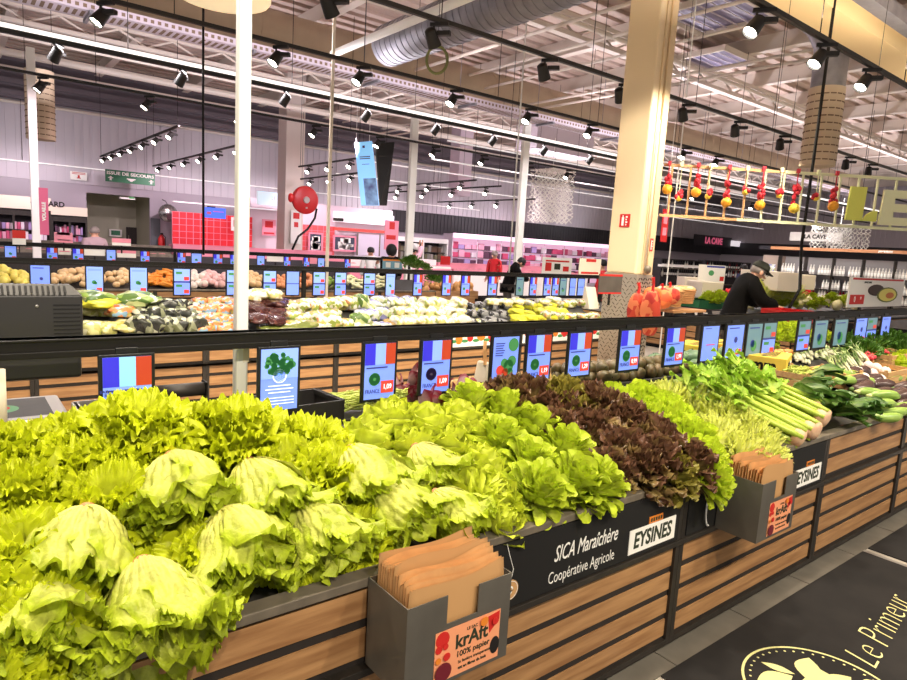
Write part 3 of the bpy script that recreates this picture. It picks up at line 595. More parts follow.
S_g = [(612,398,.9,0,0,.1),(640,398,1.0,0,0,.1),(662,408,1.0,.1,0),(650,418,.9,.2,0),(678,420,1.0,.2,0),(694,436,1.0,.3,.1),(704,458,1.0,.5,.2,.08),(714,478,.85,.8,.3,.05)]
heads('bright', 'green_leaf_lettuce', S_g, bl, LM['bright'], lambda i, N, s: 'bright yellow-green leaf lettuce right of the red heap, %s from the left' % ORD[i], 'lettuce', 'bright leaf lettuces right of the red heap', .09)
fr = var(2, lambda k: (head_mesh('frisee', 110, .145, .012, (R_(96),R_(66)), (R_(20),R_(10)), 111+k, nu=7, nv=5, amp=.006, f=5, cup=.1, lobe=.5, base=.4, tip=.9, k2=.9, jit=.3), None))
S_f = [(x,y,s*1.15,a,b,h) for x,y,s,a,b,h in ((668,396,.9,0,0,.07),(695,402,1.0,0,0,.07),(718,412,1.05,0,0,.07),(735,424,1.05,.1,0,.06),(752,436,1.0,.2,0,.05),(720,436,1.0,.2,0,.07),(742,452,.95,.3,0,.05),(765,452,.8,.3,0,.04))]
heads('frisee', 'curly_endive', S_f, fr, LM['frisee'], lambda i, N, s: 'pale shaggy curly endive between green lettuces and celery, %s from the left' % ORD[i], 'endive', 'curly endives', .06)
# ---------------------------------------------------------------- celery, chard, courgettes, aubergines on the right of the front tray
def celery(label, loc, rz, seed, tilt):
    t = thing('celery_bunch', label, 'celery', loc, group='celery bunches', rot=(0, tilt, rz)); rr = random.Random(seed)
    b = MB()
    for i in range(12):
        a = i*2.4; r = .012+.032*(i/12)**.5; L = rr.uniform(.34,.42); sp = rr.uniform(.6,1.5)
        pts = [(L*k/7, math.cos(a)*r*(1+sp*(k/7)*.9), .05+math.sin(a)*r*(1+sp*.55*(k/7))) for k in range(8)]
        b.tube(pts, [.012,.015,.014,.012,.011,.010,.009,.007], 7)
    b.build('stalks', LM['stalk'], t, smooth=True)
    MB().lathe([(.02,-.012),(.044,-.004),(.05,.02),(.046,.04)], 14, 0, TR(0,0,.05) @ RY(PI/2)).build('root_end', LM['cut'], t, smooth=True)
    lb = MB()
    for i in range(60):
        P, F, tt = leaf(rr.uniform(.06,.1), .03, R_(70), R_(100), nu=6, nv=9, amp=.01, f=5, lobe=.35, seed=seed*50+i)
        T = np.array(TR(.3+rr.uniform(-.06,.2), rr.uniform(-.09,.09), .05+rr.uniform(-.03,.07)) @ RZ(rr.uniform(-1.6,1.6)) @ RY(rr.uniform(-.7,.4)))
        lb.add((P @ T[:3,:3].T + T[:3,3]).tolist(), F, 0, None, tt.tolist())
    lb.build('leaves', LM['celery'], t, smooth=True)
    return t
def from_to(p, q):
    d = q-p; return math.atan2(d.y, d.x), -math.atan2(d.z, math.hypot(d.x,d.y))
for i, (a, b_, lb) in enumerate((((812,441),(724,398),'celery bunch nearest the counter edge, cut end to the right'),((822,428),(735,388),'celery bunch lying behind the nearest one'),((796,448),(716,408),'lower celery bunch half under the two others'),((812,418),(705,380),'celery bunch at the back against the green leaves'))):
    p, q = on_tray(*a, .015+.03*(i in (0,1))), on_tray(*b_, .03+.02*i); rz, ti = from_to(p, q)
    celery(lb, p, rz, 5+i, ti).scale = (1.22,1.15,1.15)
def chard_mb(seed):
    b = MB(); rr = random.Random(seed); s = MB()
    for i in range(11):
        P, F, tt = leaf(rr.uniform(.22,.28), rr.uniform(.06,.085), R_(70), R_(98), nu=9, nv=13, amp=.011, f=4, cup=.16, lobe=.08, seed=seed*31+i, base=.12, ribs=.0015)
        T = np.array(TR(.02,0,.03+.008*i) @ RZ(rr.uniform(-.75,.75)) @ RX(rr.uniform(-.5,.5)) @ RY(rr.uniform(-.35,.15)))
        b.add((P @ T[:3,:3].T + T[:3,3]).tolist(), F, 0, None, tt.tolist())
    for i in range(7):
        y = (i-3)*.012; s.tube([(-.1,y*.7,.03+.004*i),(0,y,.035+.004*i),(.08,y*1.6,.05+.004*i)], [.010,.009,.006], 7)
    return b, s
for i, (a, b_, lb) in enumerate((((784,404),(806,414),'dark leafy chard behind the celery'),((788,396),(822,406),'dark leafy chard bunch at the back, below the yellow boxes'),((812,410),(842,426),'chard bunch with pale ribs in the middle of the dark greens'),((826,420),(854,438),'chard bunch drooping over the counter edge'),((838,418),(866,433),'last chard bunch, leaves hanging over the edge by the courgettes'),((800,386),(828,398),'leafy green bunch at the back of the dark greens'))):
    p, q = on_tray(*a, .015), on_tray(*b_, .02); rz, ti = from_to(p, q)
    t = thing('chard_bunch', lb, 'chard', p, group='dark leafy chard bunches', rot=(0, ti*.5, rz)); t.scale = (.82,)*3; lbm, sm = chard_mb(i+3)
    lbm.build('leaves', LM['chard'], t, smooth=True); sm.build('stems', M['limew'], t, smooth=True)
courg = mat('courgette_skin', (164,192,96), .3, var=((116,152,62),), scale=10, stretch=(1,12,12)); aub = mat('aubergine_skin', (84,64,58), .25, var=((60,44,46),), scale=5); calyx = mat('calyx', (90,120,50), .6); zuc_tip = mat('courgette_tip', (206,210,140), .5)
def long_veg(name, L, rs, m, mt, mcap):
    b = MB(); n = len(rs); b.tube([(L*k/(n-1), 0, .012*math.sin(PI*k/(n-1))) for k in range(n)], rs, 12)
    o = b.build(name, m, None, smooth=True); MB().tube([(-.022,0,0),(-.004,0,0),(.006,0,.001)], [.008,.011,.012], 8).build('stalk_end', mcap, o, smooth=True)
    return o
_c = long_veg('courgette', .19, [.010,.018,.021,.022,.022,.023,.021,.010], courg, None, zuc_tip)
_a = long_veg('aubergine', .2, [.012,.024,.028,.032,.036,.038,.034,.014], aub, None, calyx)
def scatter(proto_, spots, label, cat, group, first):
    for i, (px, py, h, rz, s) in enumerate(sorted(spots)):
        o = proto_ if (first and i == 0) else dup(proto_)
        p = on_tray(px, py, h); o.location = p; o.rotation_euler = (rnd.uniform(0,6), rnd.uniform(-.1,.1), rz-2.55+rnd.uniform(-.15,.15)); o.scale = (s*1.1,s*1.35,s*1.35)
        tag(o, label(i), cat, group)
S = [(x+20,y-16,h+.045,r,s_) for x,y,h,r,s_ in ((848,430,.035,2.0,1),(856,424,.04,2.0,1.05),(866,420,.045,2.05,1),(842,420,.055,2.0,1),(876,414,.04,2.1,1),(850,412,.07,2.0,.95),(838,408,.05,2.2,1),(820,392,.06,2.3,1),(832,398,.05,2.3,1),(812,398,.05,2.2,1),(884,410,.04,2.0,1),(870,428,.02,2.0,.9))]
scatter(_c, S, lambda i: 'pale green courgette in the pile right of the chard, %s from the left' % ORD[i], 'courgette', 'courgettes in the near pile', True)
S = [(x-6,y-3,h+.02,r,s_) for x,y,h,r,s_ in ((884,396,.05,2.1,1),(893,402,.045,2.15,1),(903,408,.04,2.1,1),(870,396,.06,2.2,1),(858,392,.06,2.3,1),(878,388,.06,2.2,1),(866,384,.06,2.3,1),(850,386,.06,2.4,1),(846,380,.05,2.4,1),(858,378,.06,2.5,.9),(898,394,.05,2.1,1),(912,402,.05,2.1,1),(890,414,.03,2.1,1),(908,398,.06,2,1),(900,392,.07,2,1))]
scatter(_a, S, lambda i: 'dark brown aubergine at the right edge, %s from the left' % ORD[i], 'aubergine', 'aubergines at the right', True)
S = [(880,376,.06,2.4,.8),(890,380,.06,2.4,.8),(898,386,.06,2.3,.85),(872,372,.06,2.5,.8),(904,378,.06,2.3,.85)]
scatter(_c, S, lambda i: 'courgette behind the aubergines at the right edge, %s from the left' % ORD[i], 'courgette', 'courgettes behind the aubergines', False)
# ---------------------------------------------------------------- back half of the front row
def ball(name, r, m, cap, squash=(1,1,1), lump=0, seed=0):
    b = MB(); rr = random.Random(seed); k = 8
    b.lathe([(max(r*math.sin(PI*i/k),1e-5)*(1-.12*(i/k-.5)), -r*math.cos(PI*i/k)) for i in range(k+1)], 12)
    b.v = [(x*squash[0]*(1+lump*rr.uniform(-1,1)), y*squash[1]*(1+lump*rr.uniform(-1,1)), z*squash[2]) for x,y,z in b.v]
    o = b.build(name, m, None, smooth=True)
    if cap: MB().tube([(0,0,r*squash[2]*.96),(0,0,r*squash[2]*1.08)], [.006,.004], 6).build('stalk', cap, o)
    return o
used = set()
def pile(pr, spots, label, cat, group, sc=(.9,1.1), flat=0):
    for i, (x, y, z) in enumerate(spots):
        if pr.name in used: o = dup(pr)
        else: o = pr; used.add(pr.name)
        o.location = (x,y,z); o.scale = (rnd.uniform(*sc),)*3
        o.rotation_euler = (rnd.uniform(-flat,flat), rnd.uniform(-flat,flat), rnd.uniform(0,6.28)) if flat else (rnd.uniform(0,6.28), rnd.uniform(0,6.28), rnd.uniform(0,6.28))
        tag(o, label, cat, group)
def grid(x0, x1, y0, y1, nx, ny, zf, jit=.012, layers=1, dz=.05, skip=0):
    out = []
    for l in range(layers):
        for i in range(nx-l):
            for j in range(ny-l):
                if skip and rnd.random() < skip: continue
                x = x0+(x1-x0)*(i+.5+.5*l)/nx+rnd.uniform(-jit,jit); y = y0+(y1-y0)*(j+.5+.5*l)/ny+rnd.uniform(-jit,jit)
                out.append((x,y,zf(x,y)+l*dz+rnd.uniform(0,.006)))
    return out
tz = lambda h: (lambda x, y: lerp_tray(y)+h)
avo = ball('brown_avocado', .040, mat('avocado_brown', (112,92,62), .45, var=((90,84,52),(128,104,74)), scale=7), M['hair'], (1,1,1.25))
pile(avo, grid(3.02,3.95,2.36,2.92,10,6,tz(.04),layers=2,dz=.055), 'brown-green avocado in the pile behind the flag screens', 'avocado', 'brown avocados behind the near screens')
avg = ball('green_avocado', .044, mat('avocado_green', (110,142,104), .45, var=((90,124,92),(136,160,116)), scale=7), M['hair'], (1,1,1.3))
pile(avg, grid(3.98,4.72,2.34,2.86,8,6,tz(.045),layers=2,dz=.055), 'blue-green avocado in the pile under the column', 'avocado', 'green avocados behind the near screens')
sq = ball('orange_squash', .055, mat('orange_skin', (232,168,72), .5, var=((220,140,60),(236,190,110)), scale=5), M['kraft'], (1,1,.8))
pile(sq, grid(4.75,5.5,2.36,2.9,6,5,tz(.045)), 'small orange squash beside the green avocados', 'squash', 'orange squashes', flat=.4)
pot = ball('potato', .036, mat('potato_skin', (200,164,104), .7, var=((178,138,84),(214,182,124)), scale=9), None, (1.4,1,.9), .05)
pile(pot, grid(2.1,2.75,2.40,2.8,8,5,tz(.03),layers=2,dz=.04), 'sand-coloured potato in the loose pile behind the red lettuces', 'potato', 'potatoes in the back tray')
trev = var(2, lambda k: head_mesh('treviso', 12, .13, .045, (R_(60),R_(10)), (R_(15),R_(-10)), 131+k, nu=7, nv=9, amp=.004, f=4, cup=.4, base=.4))
LM['trev'] = leafmat('red_chicory', (240,226,222), (132,40,56), tl=.15)
_t = [b.build('red_chicory', LM['trev'], None, smooth=True) for b in trev]
for i, (px, py) in enumerate([(388,398),(400,392),(398,404),(412,398),(424,394),(408,386),(434,390),(418,408),(444,396),(430,404),(452,404),(462,398)]):
    o = _t[i] if i < 2 else dup(_t[i % 2]); o.location = on_tray(px, py, .02); o.rotation_euler = (rnd.uniform(.9,1.4), 0, rnd.uniform(0,6.28))
    tag(o, 'red and white chicory head behind the France screens', 'chicory', 'red chicory heads')
# green beans: a heap nobody could count
b = MB(); rr = random.Random(2)
for i in range(420):
    x, y = rr.uniform(1.28,1.82), rr.uniform(2.36,2.8); h = .03+.07*max(0,1-((x-1.55)/.3)**2)*rr.random(); a = rr.uniform(-.9,.9); L = rr.uniform(.04,.07)
    z = lerp_tray(y)+h; d = (L*math.cos(a), L*math.sin(a), rr.uniform(-.012,.012)); b.tube([(x-d[0],y-d[1],z-d[2]),(x,y,z+.006),(x+d[0],y+d[1],z+d[2])], [.003,.005,.003], 5)
tag(b.build('green_beans', mat('bean_skin', (196,204,96), .5, var=((160,180,70),), scale=30), None, smooth=True), 'heap of thin green beans left of the France price screen', 'green beans', kind='stuff')
# crates and boxes
def crate(name, label, cat, x, y, z, w, d, h, m, group=None, rz=0, open_=True, slat=0, extra=None, tilt=0):
    t = thing(name, label, cat, (x,y,z), group=group, rot=(tilt,0,rz)); c = .009
    MB().box((-w/2,-d/2,0),(w/2,d/2,c)).build('base', m, t)
    for (a0,a1,nm) in (((-w/2,-d/2,c),(w/2,-d/2+c,h),'front_side'),((-w/2,d/2-c,c),(w/2,d/2,h),'rear_side'),((-w/2,-d/2+c,c),(-w/2+c,d/2-c,h),'end_side'),((w/2-c,-d/2+c,c),(w/2,d/2-c,h),'end_side')):
        b = MB()
        if slat:
            hh = (h-c)/slat
            for k in range(slat): b.box((a0[0],a0[1],c+k*hh+.004),(a1[0],a1[1],c+(k+1)*hh-.004))
            if nm == 'end_side':
                for yy in (a0[1],a1[1]-.02): b.box((a0[0]-.004,yy,c),(a1[0]+.004,yy+.02,h+.01))
        else: b.box(a0,a1)
        if not slat and nm == 'end_side': b.box((a0[0]-.006,a0[1],h-.02),(a1[0]+.006,a1[1],h))
        b.build(nm, m, t)
    return t
P = on_tray(322,418,.02); crate('black_crate','black plastic crate edge between the herb screen and the green beans','crate',1.12,2.42,.945,.30,.24,.085,M['crate_black'],rz=.06)
P = at(180,400,Y=2.5); 
t = thing('bag_roll', 'dark grey rounded roll holder behind the lettuces, right of the large flag screen', 'roll holder', (P.x,2.5,.94))
b = MB(); b.tube([(-.085,0,.145),(.085,0,.145)], .026, 14); b.build('roll', M['graphite'], t, smooth=True); b = MB(); b.box((-.095,-.03,0),(-.087,.03,.175)); b.box((.087,-.03,0),(.095,.03,.175)); b.build('bracket', M['black'], t, bevel=.003)
crate('clear_tray','small clear-grey tray behind the lettuces, left of the large flag screen','tray',.42,2.52,.93,.16,.2,.12,M['lightmetal'])
t = thing('paper_sack','open paper sack with a green printed flap, left of the radish screen','sack',(at(487,385,Y=2.45).x,2.47,.93),rot=(.0,.25,.2))
b = MB(); b.box((-.07,-.04,0),(.07,.04,.17)); b.build('body', M['cream'], t, bevel=.012); MB().box((-.06,-.043,.11),(.06,-.041,.2)).build('green_flap', M['s_green'], t); MB().box((-.072,-.045,0),(.072,.045,.05)).build('dark_band', M['black'], t); MB().tube([(-.07,-.02,.15),(-.075,0,.22),(-.06,.02,.27)], .01, 6).build('handle', M['kraft'], t)
def ybox(label, P, rz, w=.34, d=.26, h=.13, txt='mm'):
    t = thing('yellow_box', label, 'box', P, rz, 'yellow cardboard boxes')
    MB().box((-w/2,-d/2,0),(w/2,d/2,h)).build('carton', M['yellowbox'], t, bevel=.004)
    b = MB(); put_text(b, txt, h*.85, (0,-d/2-.001,h*.5), bold=.004); put_text(b, txt, h*.85, (0,0,h+.001), bold=.003, M=TR(0,0,0) @ TR(0,0,0)) if False else None
    for k in range(5): b.box((-w*.38+k*w*.17,-d*.25,h),(-w*.38+k*w*.17+.03,d*.1,h+.0012))
    put_text(b, txt, h*.85, (0,0,0), bold=.004, M=TR(-w/2-.001,0,h*.5) @ RZ(-PI/2))
    b.build('print', M['black'], t); b = MB(); b.box((w*.2,-d/2-.0012,h*.15),(w*.42,-d/2,h*.6)); b.build('white_panel', M['whiteink'], t)
    return t
for px, py, rz, lb in ((694,352,.2,'yellow box with black print below the first plain blue screen'),(722,350,.2,'yellow box with black print between the two plain blue screens'),(766,362,.35,'yellow box lid-up beside the teal screens, nearest of the yellow boxes')):
    ybox(lb, on_tray(px, py+8, .005), rz, *((.34,.26,.14) if px < 760 else (.40,.28,.12)))
def woodcrate(px, py, Y, w, d, lb, h=.1, rz=0):
    P = on_tray(px, py+4, .06); return crate('wooden_crate', lb, 'crate', P.x, P.y, P.z-.055, w, d, h, M['crate_wood'], 'wooden crates in the back half of the front row', rz, slat=2), P
def beans(P, w, d, lb, seed):
    b = MB(); rr = random.Random(seed)
    for i in range(130):
        x, y = P.x+rr.uniform(-.4,.4)*w, P.y+rr.uniform(-.4,.4)*d; z = P.z+rr.uniform(-.01,.05); a = rr.uniform(-.5,.5); L = .05
        b.tube([(x-L*math.cos(a),y-L*math.sin(a),z),(x,y,z+.008),(x+L*math.cos(a),y+L*math.sin(a),z)], [.003,.005,.003], 5)
    tag(b.build('green_beans', bpy.data.materials['bean_skin'], None, smooth=True), lb, 'green beans', kind='stuff')
c, P = woodcrate(798,372,2.42,.36,.3,'wooden crate of green beans beside the yellow box'); beans(P,.36,.3,'green beans in the wooden crate beside the yellow box',4)
b = MB().box((-.09,-.001,0),(.09,.0,.05)); tag(b.build('red_label', M['red'], None, loc=(P.x-.1,P.y-.1522,P.z-.03)), 'red label on the front of the bean crate', 'label')
c, P = woodcrate(832,372,2.42,.3,.3,'wooden crate of thin beans left of the turnips'); beans(P,.3,.3,'thin green beans in the crate left of the turnips',5)
c, P = woodcrate(878,368,2.5,.5,.3,'wooden crate of turnips at the right'); 
c, P2 = woodcrate(885,352,2.85,.6,.3,'wooden crate of radishes at the right edge, farthest')
turn = ball('turnip', .042, mat('turnip_skin', (236,226,214), .4, var=((220,196,200),), scale=3), M['calyx'] if 'calyx' in M else calyx)
pile(turn, [tuple(on_tray(px,py,.1)) for px,py in ((858,372),(864,378),(872,374),(880,380),(868,366),(876,368),(885,372))], 'white turnip with green tops in a wooden crate', 'turnip', 'turnips', flat=.3)
rads = ball('radish', .018, mat('radish_skin', (206,60,70), .4), calyx)
pile(rads, [tuple(on_tray(862+rnd.uniform(0,26),350+rnd.uniform(0,9),.1)) for k in range(40)], 'small red radish in the crate behind the turnips', 'radish', 'radishes')
# leeks / asparagus standing in rows, herbs, lettuces of the back tray
def bundle(name, lb, cat, P, q, n, r, m, seed, group, rtop=1.0):
    rz, ti = from_to(P, q); L = (q-P).length; t = thing(name, lb, cat, P, rot=(0,ti,rz), group=group); rr = random.Random(seed); b = MB(); lv = MB()
    for i in range(n):
        y, z = rr.uniform(-.04,.04), rr.uniform(-.015,.03)
        b.tube([(0,y,z),(L*.5,y*1.1,z+.005),(L,y*1.3,z)], [r*.8,r,r*rtop], 7, t=[0,.3,1])
        for k in range(2):
            lv.tube([(L,y*1.3,z),(L+.07,y*1.5+rr.uniform(-.02,.02),z+rr.uniform(0,.03)),(L+.14,y*1.8+rr.uniform(-.05,.05),z+rr.uniform(-.03,.03))], [r*.8,r*.6,.002], 4)
    b.build('stalks', m, t, smooth=True); lv.build('tops', LM['chard'], t, smooth=True)
for i, (px, py) in enumerate(((776,348),(786,346),(796,347),(806,344),(816,343),(826,342),(834,344))):
    P = on_tray(px+8, py+14, .03); q = on_tray(px, py+1, .05); q = P+(q-P).normalized()*.34
    bundle('leek_bundle', 'bundle of pale leeks behind the split screens, %s from the left' % ORD[i], 'leeks', P, q, 7, .014, LM['leek'], i, 'leeks in the back half of the front row')
for i, (px, py) in enumerate(((842,358),(850,362),(838,366),(856,352))):
    P = on_tray(px+10, py+10, .1); q = on_tray(px, py-2, .12); q = P+(q-P).normalized()*.22
    bundle('spring_onion_bunch', 'bunch of spring onions beside the turnips, %s from the left' % ORD[i], 'spring onions', P, q, 9, .008, LM['leek'], 20+i, 'spring onions')
hb = var(3, lambda k: head_mesh('herb', 70, .15, .02, (R_(85),R_(60)), (R_(5),R_(0)), 151+k, nu=6, nv=7, amp=.01, f=6, lobe=.5, cup=.1, jit=.4))
hp = [b.build('parsley_bunch', LM['herb'], None, smooth=True) for b in hb]
for i, (px, py, Y) in enumerate(((848,346,2.7),(858,342,2.8),(868,346,2.7),(878,342,2.8),(890,340,2.8),(862,352,2.6),(900,344,2.7),(905,352,2.55))):
    o = hp[i] if i < 3 else dup(hp[i % 3]); o.location = on_tray(px,py+6,.03); o.rotation_euler = (rnd.uniform(-.3,.3),rnd.uniform(-.3,.3),rnd.uniform(0,6)); o.scale = (1.1,)*3
    tag(o, 'dark green parsley bunch beneath the last near-rail screens, %s one' % ORD[i], 'parsley', 'parsley bunches at the right')
for i, (px, py, Y) in enumerate(((762,338,2.9),(774,334,3.0),(786,336,2.9),(780,326,3.1),(792,328,3.05),(812,336,2.9),(824,336,2.9),(768,344,2.75),(896,362,2.5),(904,358,2.6))):
    o = dup(_mesh[('bright', list(k[1] for k in _mesh if k[0] == 'bright')[i % 2])]); o.name = 'small_lettuce'; o.location = on_tray(px,py+5,.03); o.scale = (.75,)*3; o.rotation_euler = (0,0,i)
    tag(o, 'small green lettuce seen between the split screens of the near rail, %s from the left' % ORD[i] if i < 8 else 'small green lettuce at the right edge beside the radishes, %s' % ('left one' if i == 8 else 'right one'), 'lettuce', 'lettuces beyond the near rail')
# ---------------------------------------------------------------- second row: bagged produce
def bag_mesh(seed, w, d, h, lump=.17):
    b = MB(); rr = np.random.default_rng(seed); nu, nv = 20, 10; ph = rr.uniform(0,6.3,8); vs = []
    for j in range(nv+1):
        th = PI*j/nv
        for i in range(nu):
            a = 2*PI*i/nu
            k = 1+lump*(math.sin(3*a+ph[0]+2*th)+.6*math.sin(5*a+ph[1]-3*th)+.5*math.sin(7*th+ph[2]+2*a))
            s = max(math.sin(th),.001)**.6
            ca, sa = math.cos(a), math.sin(a)
            vs.append((w/2*k*s*math.copysign(abs(ca)**.7,ca), d/2*k*s*math.copysign(abs(sa)**.7,sa), h/2-h/2*math.cos(th)*(1+.3*lump*math.sin(4*a+ph[3]))))
    fs = [(j*nu+i,j*nu+(i+1)%nu,(j+1)*nu+(i+1)%nu,(j+1)*nu+i) for j in range(nv) for i in range(nu)]
    b.add(vs, fs)
    return b
def bagmat(n, cols, sc=14, rough=.25):
    cols = [tuple(int(v*.88) for v in c) for c in cols]
    return _bagmat(n, cols, sc, rough)
def _bagmat(n, cols, sc, rough): return mat(n, cols[0], rough, var=tuple(cols[1:]), scale=sc, kind='voronoi', bump=.25, coat=.3)
BM = dict(
 sprout=bagmat('bag_sprouts', [(226,224,150),(244,240,200),(180,184,84),(206,200,120)], 34), green=bagmat('bag_greens', [(150,180,84),(210,220,150),(96,128,60),(236,238,220)], 16), dark=bagmat('bag_cabbage', [(60,62,54),(206,206,180),(110,114,76),(44,44,42),(160,164,130)], 22), orange=bagmat('bag_carrots', [(238,150,90),(246,220,180),(222,104,54),(236,186,120),(150,190,220),(206,190,110)], 26),
 tray_y=bagmat('tray_yellow', [(226,214,120),(206,196,90),(240,230,170)], 26), purple=bagmat('bag_beet', [(72,36,34),(96,50,44),(54,28,28)], 9), mixed=bagmat('bag_mixed', [(246,240,220),(206,212,130),(232,160,110),(244,236,210),(160,176,80),(226,206,120)], 26), white=bagmat('bag_white', [(246,242,222),(226,228,180),(196,208,120),(250,246,232),(230,214,140)], 26), blue=bagmat('bag_blue', [(240,240,246),(150,150,206),(226,230,200),(180,196,130)], 20),
 yellow=bagmat('bag_yellow', [(240,236,70),(226,220,60),(246,244,140)], 10), black=bagmat('bag_black', [(52,50,54),(150,150,150),(30,30,34),(220,220,210)], 10), tan=bagmat('bag_tan', [(226,190,130),(206,164,104),(240,214,170)], 11), cuke=bagmat('bag_cucumber', [(120,130,60),(150,150,80),(96,104,50)], 6))
DESC = dict(sprout='clear bag of pale bean sprouts', green='plastic bag of green salad', dark='bag of dark and white cabbage leaves', orange='bag of cut carrots with orange and white print', tray_y='flat yellow vegetable tray', purple='dark purple wrapped beet pack', mixed='clear bag of mixed salad', white='white filled salad bag', blue='white salad bag with blue print', yellow='bright yellow fruit bag', black='dark wrapped vegetable pack', tan='tan bag of potatoes', cuke='wrapped cucumber')
_bag = {}
def bag(kind, px, py, Y, w, d, h, seed, rz=0, tilt=.25):
    k = (kind, seed % 3)
    P = at(px, py, Y=Y)
    if k not in _bag: o = _bag[k] = bag_mesh(seed+len(kind), .22, .18, .10).build('produce_bag', BM[kind], None, smooth=True)
    else: o = dup(_bag[k])
    o.location = (P.x, P.y, P.z-h/2); o.scale = (w/.22, d/.18, h/.10); o.rotation_euler = (tilt, 0, rz)
    CNT[kind] = CNT.get(kind, 0)+1
    tag(o, DESC[kind]+' on the second row', 'produce bag', DESC[kind]+'s on the second row')
CNT = {}
rr = random.Random(5)
def rowbags(kind, x0, x1, y0, y1, n, m, w, h, Y0=5.95, Y1=6.42, seed=0):
    for i in range(n):
        for j in range(m):
            f = j/max(1,m-1) if m > 1 else .5
            bag(kind, x0+(x1-x0)*(i+.5)/n+rr.uniform(-2,2), y1+(y0-y1)*f+rr.uniform(-1.5,1.5), Y0+(Y1-Y0)*f, w*rr.uniform(.9,1.3), w*rr.uniform(.7,1.1), h*rr.uniform(.8,1.4), i+j+seed, rr.uniform(-.5,.5), rr.uniform(0,.4))
rowbags('sprout', 82,112,308,329,2,2,.20,.12); rowbags('green', 82,108,297,300,1,1,.24,.12,6.3,6.4); rowbags('yellow', 84,110,303,304,1,1,.26,.06,6.25,6.3); rowbags('tray_y', 100,150,322,330,3,1,.22,.06,5.95,6.0); rowbags('green', 122,150,297,300,1,1,.30,.12,6.35,6.4); rowbags('orange', 112,130,310,310,1,1,.18,.10,6.2,6.2)
rowbags('dark', 134,200,308,326,5,3,.17,.15); rowbags('orange', 196,238,302,328,4,4,.16,.10); rowbags('purple', 248,284,299,318,2,4,.22,.06); rowbags('cuke', 262,312,326,326,3,1,.26,.06,5.92,5.95); rowbags('white', 250,280,292,296,2,1,.2,.1,6.4,6.45); rowbags('mixed', 284,340,306,327,5,3,.19,.12); rowbags('green', 352,366,302,320,1,2,.2,.13); rowbags('mixed', 322,356,304,324,2,2,.22,.14); rowbags('blue', 356,388,304,326,3,3,.2,.12); rowbags('white', 300,350,301,303,4,1,.2,.09,6.42,6.45)
rowbags('tan', 388,412,322,326,2,1,.2,.1,5.95,6.0); rowbags('white', 392,462,304,320,7,3,.2,.11); rowbags('orange', 414,440,322,325,2,1,.18,.08,5.95,6.0); rowbags('sprout', 440,484,312,324,4,2,.2,.10); rowbags('black', 464,508,306,322,4,3,.16,.09); rowbags('blue', 374,412,299,301,3,1,.2,.1,6.42,6.45)
rowbags('yellow', 512,566,306,319,5,3,.2,.10); rowbags('white', 486,560,300,303,6,1,.2,.08,6.4,6.42); rowbags('mixed', 540,600,303,316,5,2,.2,.09)
# cartons at the right end of the second row
def carton(px, py, Y, w, d, h, m, lb, rz=0):
    P = at(px, py, Y=Y); t = thing('carton', lb, 'box', (P.x,P.y,P.z-h/2), rz)
    MB().box((-w/2,-d/2,0),(w/2,d/2,h)).build('body', m, t, bevel=.006)
    b = MB(); b.box((-w/2-.004,-d/2-.004,h),(w/2+.004,d/2+.004,h+.012)); b.box((-w*.2,-d/2-.0015,h*.3),(w*.2,-d/2,h*.6)); b.build('lid_and_print', M['graphite'] if m != M['crate_black'] else M['steel'], t)
carton(602,314,6.1,.45,.35,.10,M['cardboard'],'brown cardboard carton at the right end of the second row'); carton(622,313,6.0,.4,.3,.13,M['crate_black'],'black carton beside the column, right of the brown carton')
b = MB(); b.box((-.11,-.1,0),(.11,.1,.02)); b.add([(-.11,-.08,.02),(.11,-.08,.02),(.11,.05,.42),(-.11,.05,.42),(-.11,.1,.02),(.11,.1,.02),(.11,.09,.42),(-.11,.09,.42)], [(0,1,2,3),(5,4,7,6),(4,0,3,7),(1,5,6,2),(3,2,6,7)]); P = at(592,302,Y=6.3)
tag(b.build('display_wedge', M['cream'], None, loc=(P.x,P.y,P.z-.2)), 'cream folded display card standing at the end of the second rail', 'display card')
# ---------------------------------------------------------------- third row: loose produce heaps seen between the second-rail screens
def lerp3(y): return .765+(.95-.765)*(y-10.55)/.75
def heap3(name, lb, cat, grp, m, x0, x1, n, kind, seed):
    rr = random.Random(seed); key = name+grp
    if kind == 'ball': pr = ball(name, .055, m, None, (1,1,.9), .05, seed)
    else:
        pr = MB().tube([(-.11,0,0),(-.05,0,.004),(.05,0,.004),(.1,0,0)], [.016,.026,.022,.006], 8).build(name, m, None, smooth=True)
    for i in range(n):
        o = pr if i == 0 else dup(pr)
        px = rr.uniform(x0,x1); y = 10.6+.62*(i/n); P = at(px, 280, Y=y); o.location = (P.x, y, lerp3(y)+.05+.06*rr.random()); o.rotation_euler = (rr.uniform(-.4,.4), rr.uniform(-.4,.4), rr.uniform(-.6,.6)+(PI/2 if kind != 'ball' and rr.random() < .3 else 0)); o.scale = (rr.uniform(.9,1.25),)*3
        tag(o, lb, cat, grp)
onion = mat('onion_skin', (238,206,160), .5, var=((226,186,130),), scale=5); carrot = mat('carrot_skin', (240,150,50), .5); garlic = mat('garlic_skin', (240,224,210), .6); pinkrad = mat('pink_turnip', (240,190,184), .5); lemonm = mat('lemon_skin', (246,226,110), .5); rgreen = mat('green_pepper', (140,170,70), .4)
